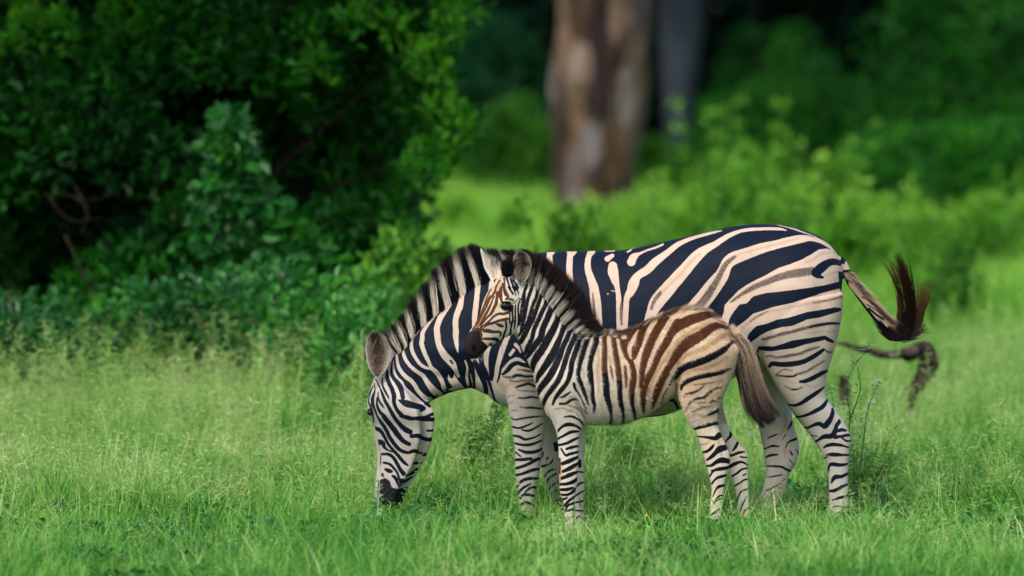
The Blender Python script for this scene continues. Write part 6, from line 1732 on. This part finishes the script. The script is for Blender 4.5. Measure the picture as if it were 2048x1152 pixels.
t1 = thing('tree', "thick old tree with scarred red-brown and grey bark behind the zebras", 'tree', (5.1, 47, 0))
wood_object('trunk', [trunk_tube([(500, 1070, 1310), (465, 1096, 1280), (400, 1108, 1262), (350, 1106, 1268), (300, 1103, 1276), (200, 1100, 1284), (100, 1102, 1292), (0, 1112, 1296), (-150, 1115, 1300), (-400, 1120, 1290), (-700, 1125, 1285)], 43.0),
                      *branchy((1.05, 43, 6.6), [(-3, 46, 10), (0, 48, 11), (4, 46, 10.5), (5.5, 49, 9.5), (2, 45, 11.5)], .32, .06, .4)], M_SCAR, t1)
crown(np.array([1.2, 48, 9.2]), (7, 6, 4.2), 520, 30, .20, .10, .4, M_MIDF, t1)
t2 = thing('tree', "slimmer bluish-grey tree right of the thick trunk, deeper in the shade", 'tree', (3.9, 66, 0))
wood_object('trunk', [trunk_tube([(360, 1332, 1372), (300, 1330, 1374), (200, 1324, 1388), (100, 1318, 1402), (0, 1312, 1410), (-200, 1310, 1412), (-500, 1316, 1404)], 66.0, 24, .03, .03),
                      *branchy((2.85, 66, 6.0), [(-1, 66, 10), (3, 68, 11), (7, 65, 10)], .22, .05, .4)], M_GREYBARK, t2)
crown(np.array([3.2, 67, 9.5]), (7, 6, 4.5), 420, 26, .22, .11, .3, M_DARKF, t2)

# bushes of the middle distance: label, px centre, top px, width px, Y, material, tone
def far_bush(label, px, top, wpx, Y, mat, tone, L=.10, n=150, per=26, base_py=None, sprays=0, group=None, name='bush', cat='bush', open_=1.0):
    b = at(px, 400, Y); b[2] = 0
    o = thing(name, label, cat, tuple(b), group)
    H = at(px, top, Y)[2]; w = wpx / FPX * (Y - CAM_Y) / 2
    d = unit(rng.normal(size=(n, 3))); r = rng.random(n) ** .45
    lump = np.array([mnoise.noise(Vector(tuple(v * 1.8 + b * 1.3))) for v in d]) * .55 + .95
    C = np.array([b[0], Y, H * .5]) + d * (r * lump)[:, None] * np.array([w, w * .8, H * .5])
    C = C[C[:, 2] > .02]
    rad = max(.08, min(w, H) * .22)
    parts = [sprigs(C, per, rad, L, L * .48, np.clip(tone + rng.normal(size=len(C)) * .13, 0, 1), .5)]
    tips = C[np.argsort(-C[:, 2])[:8]]
    if sprays:
        sx = b[0] + rng.normal(size=sprays) * w * .6
        for s_ in sx:
            zz = H * (.75 + .45 * rng.random())
            pp = np.stack([np.full(6, s_) + np.linspace(0, rng.normal() * .15, 6), np.full(6, Y) + rng.normal() * .2, np.linspace(H * .4, zz, 6)], 1)
            parts.append(sprigs(pp, 10, .07, L, L * .45, np.full(6, min(1, tone + .2)), .9))
            tips = np.vstack([tips, pp[-1:]])
    leaf_object('foliage', parts, mat, o)
    wood_object('branch', branchy(tuple(b), tips, .012 if H < 2 else .05, .004, .12), M_MIDF if H < 2 else M_TWIG, o)
    return o
far_bush("bright yellow-green sapling bush with upright sprigs right of the tree trunks", 1500, 262, 180, 27, M_BRIGHT, .42, .08, 90, 22, sprays=8)
far_bush("rounded green shrub right of the upright sapling bush", 1668, 300, 120, 30, M_BRIGHT, .35, .08, 70, 24, sprays=5)
far_bush("large dark bush at the upper right corner", 1930, -60, 420, 46, M_BUSH, .28, .13, 420, 26)
far_bush("dark bush at the right edge below the corner bush", 2010, 250, 300, 37, M_BUSH, .38, .11, 240, 26)
far_bush("mid-green shaded bush behind the upright sapling bush", 1620, 110, 280, 56, M_MIDF, .62, .16, 260, 26)
far_bush("shaded bush seen between the grey trunk and the green bush", 1450, 190, 150, 60, M_MIDF, .45, .16, 140, 24)
far_bush("rounded sunlit bush left of the thick trunk", 1020, 215, 180, 50, M_BRIGHT, .0, .16, 160, 26)
far_bush("dark teal bush left of the thick trunk, above the rounded one", 960, 40, 260, 64, M_DARKF, .8, .18, 200, 26)
far_bush("tall bush with a green crown seen over the shaded bushes", 1545, 40, 220, 66, M_MIDF, .35, .18, 200, 26)
far_bush("grey-green bush in front of the dark corner bush", 1770, 250, 150, 40, M_MIDF, .8, .10, 110, 22)
far_bush("dark bush in the gap left of the far trees", 860, 120, 200, 66, M_DARKF, .7, .18, 200, 26)
lows = [(1170, 432, 120, 20, .7), (1260, 398, 130, 28, .75), (1350, 385, 130, 25, .7), (1420, 375, 120, 29, .55), (1310, 425, 130, 16, .6),
        (1500, 360, 160, 24, .6), (1580, 375, 150, 22, .65), (1680, 400, 160, 20, .5), (1760, 410, 150, 26, .45), (1850, 415, 170, 23, .5), (1950, 400, 170, 26, .5), (2040, 380, 150, 28, .4),
        (1420, 420, 120, 12, .45), (1560, 430, 110, 13, .5), (1900, 440, 140, 15, .6), (1130, 440, 110, 11, .3), (920, 395, 90, 34, .8), (1020, 425, 110, 30, .8), (1200, 440, 100, 10, .35)]
wh = ["at the foot of the thick trunk", "at the right foot of the thick trunk", "below the grey trunk", "left of the upright sapling",
      "above the zebra's back, below the thick trunk", "at the foot of the upright sapling", "right of the upright sapling's foot", "above the zebra's rump",
      "beyond and right of the zebra's rump", "above the zebra's tail", "far right, above the tail tuft", "at the right edge of the picture", "touching the middle of the zebra's back",
      "directly over the zebra's rump", "close to the zebra's raised tail tuft", "over the foal's ear, nearest of the row", "in the bright clearing beside the big bush", "in the clearing left of the thick trunk",
      "over the withers, lowest of the row"]
for (px, tp, w, Yl, tn_), s_ in zip(lows, wh):
    near = Yl < 17
    far_bush(("small darker green shrub " if tn_ < .5 else "low bright green shrub ") + s_, px, tp, w, float(Yl), M_BRIGHT, tn_ - (.12 if near else 0), .05 if near else .085, 60, 20 if near else 22, sprays=5,
             group="low shrubs between the zebras and the trees", name='shrub', cat='shrub')

for px, tp, w, Yl, mt_, tn_, lb in ((880, 262, 120, 55, M_BRIGHT, .02, "shaded shrub at the forest edge beside the big bush"), (945, 275, 110, 52, M_BRIGHT, .06, "shaded shrub at the forest edge, between big bush and thick trunk"),
        (1085, 285, 90, 58, M_BRIGHT, .03, "small shaded shrub touching the left side of the thick trunk"), (1310, 270, 90, 57, M_BRIGHT, .05, "shaded shrub between the two tree trunks"),
        (1395, 275, 110, 53, M_BRIGHT, .08, "shaded shrub right of the grey trunk's foot")):
    far_bush(lb, px, tp, w, float(Yl), mt_, tn_, .11, 80, 22, group="shaded shrubs at the forest edge", name='shrub', cat='shrub')

# the forest behind: deep, dark, closed above
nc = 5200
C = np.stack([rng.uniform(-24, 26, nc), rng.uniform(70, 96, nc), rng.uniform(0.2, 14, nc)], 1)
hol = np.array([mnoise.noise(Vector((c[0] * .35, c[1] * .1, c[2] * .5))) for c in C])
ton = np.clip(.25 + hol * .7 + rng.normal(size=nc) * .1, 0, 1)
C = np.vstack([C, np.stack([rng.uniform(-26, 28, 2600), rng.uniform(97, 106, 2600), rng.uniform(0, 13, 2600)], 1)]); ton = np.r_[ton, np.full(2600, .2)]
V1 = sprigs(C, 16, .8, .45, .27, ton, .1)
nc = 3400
C2 = np.stack([rng.uniform(-26, 28, nc), rng.uniform(60, 96, nc), rng.uniform(4.6, 12, nc)], 1)  # canopy layer above the view, added to shade the forest
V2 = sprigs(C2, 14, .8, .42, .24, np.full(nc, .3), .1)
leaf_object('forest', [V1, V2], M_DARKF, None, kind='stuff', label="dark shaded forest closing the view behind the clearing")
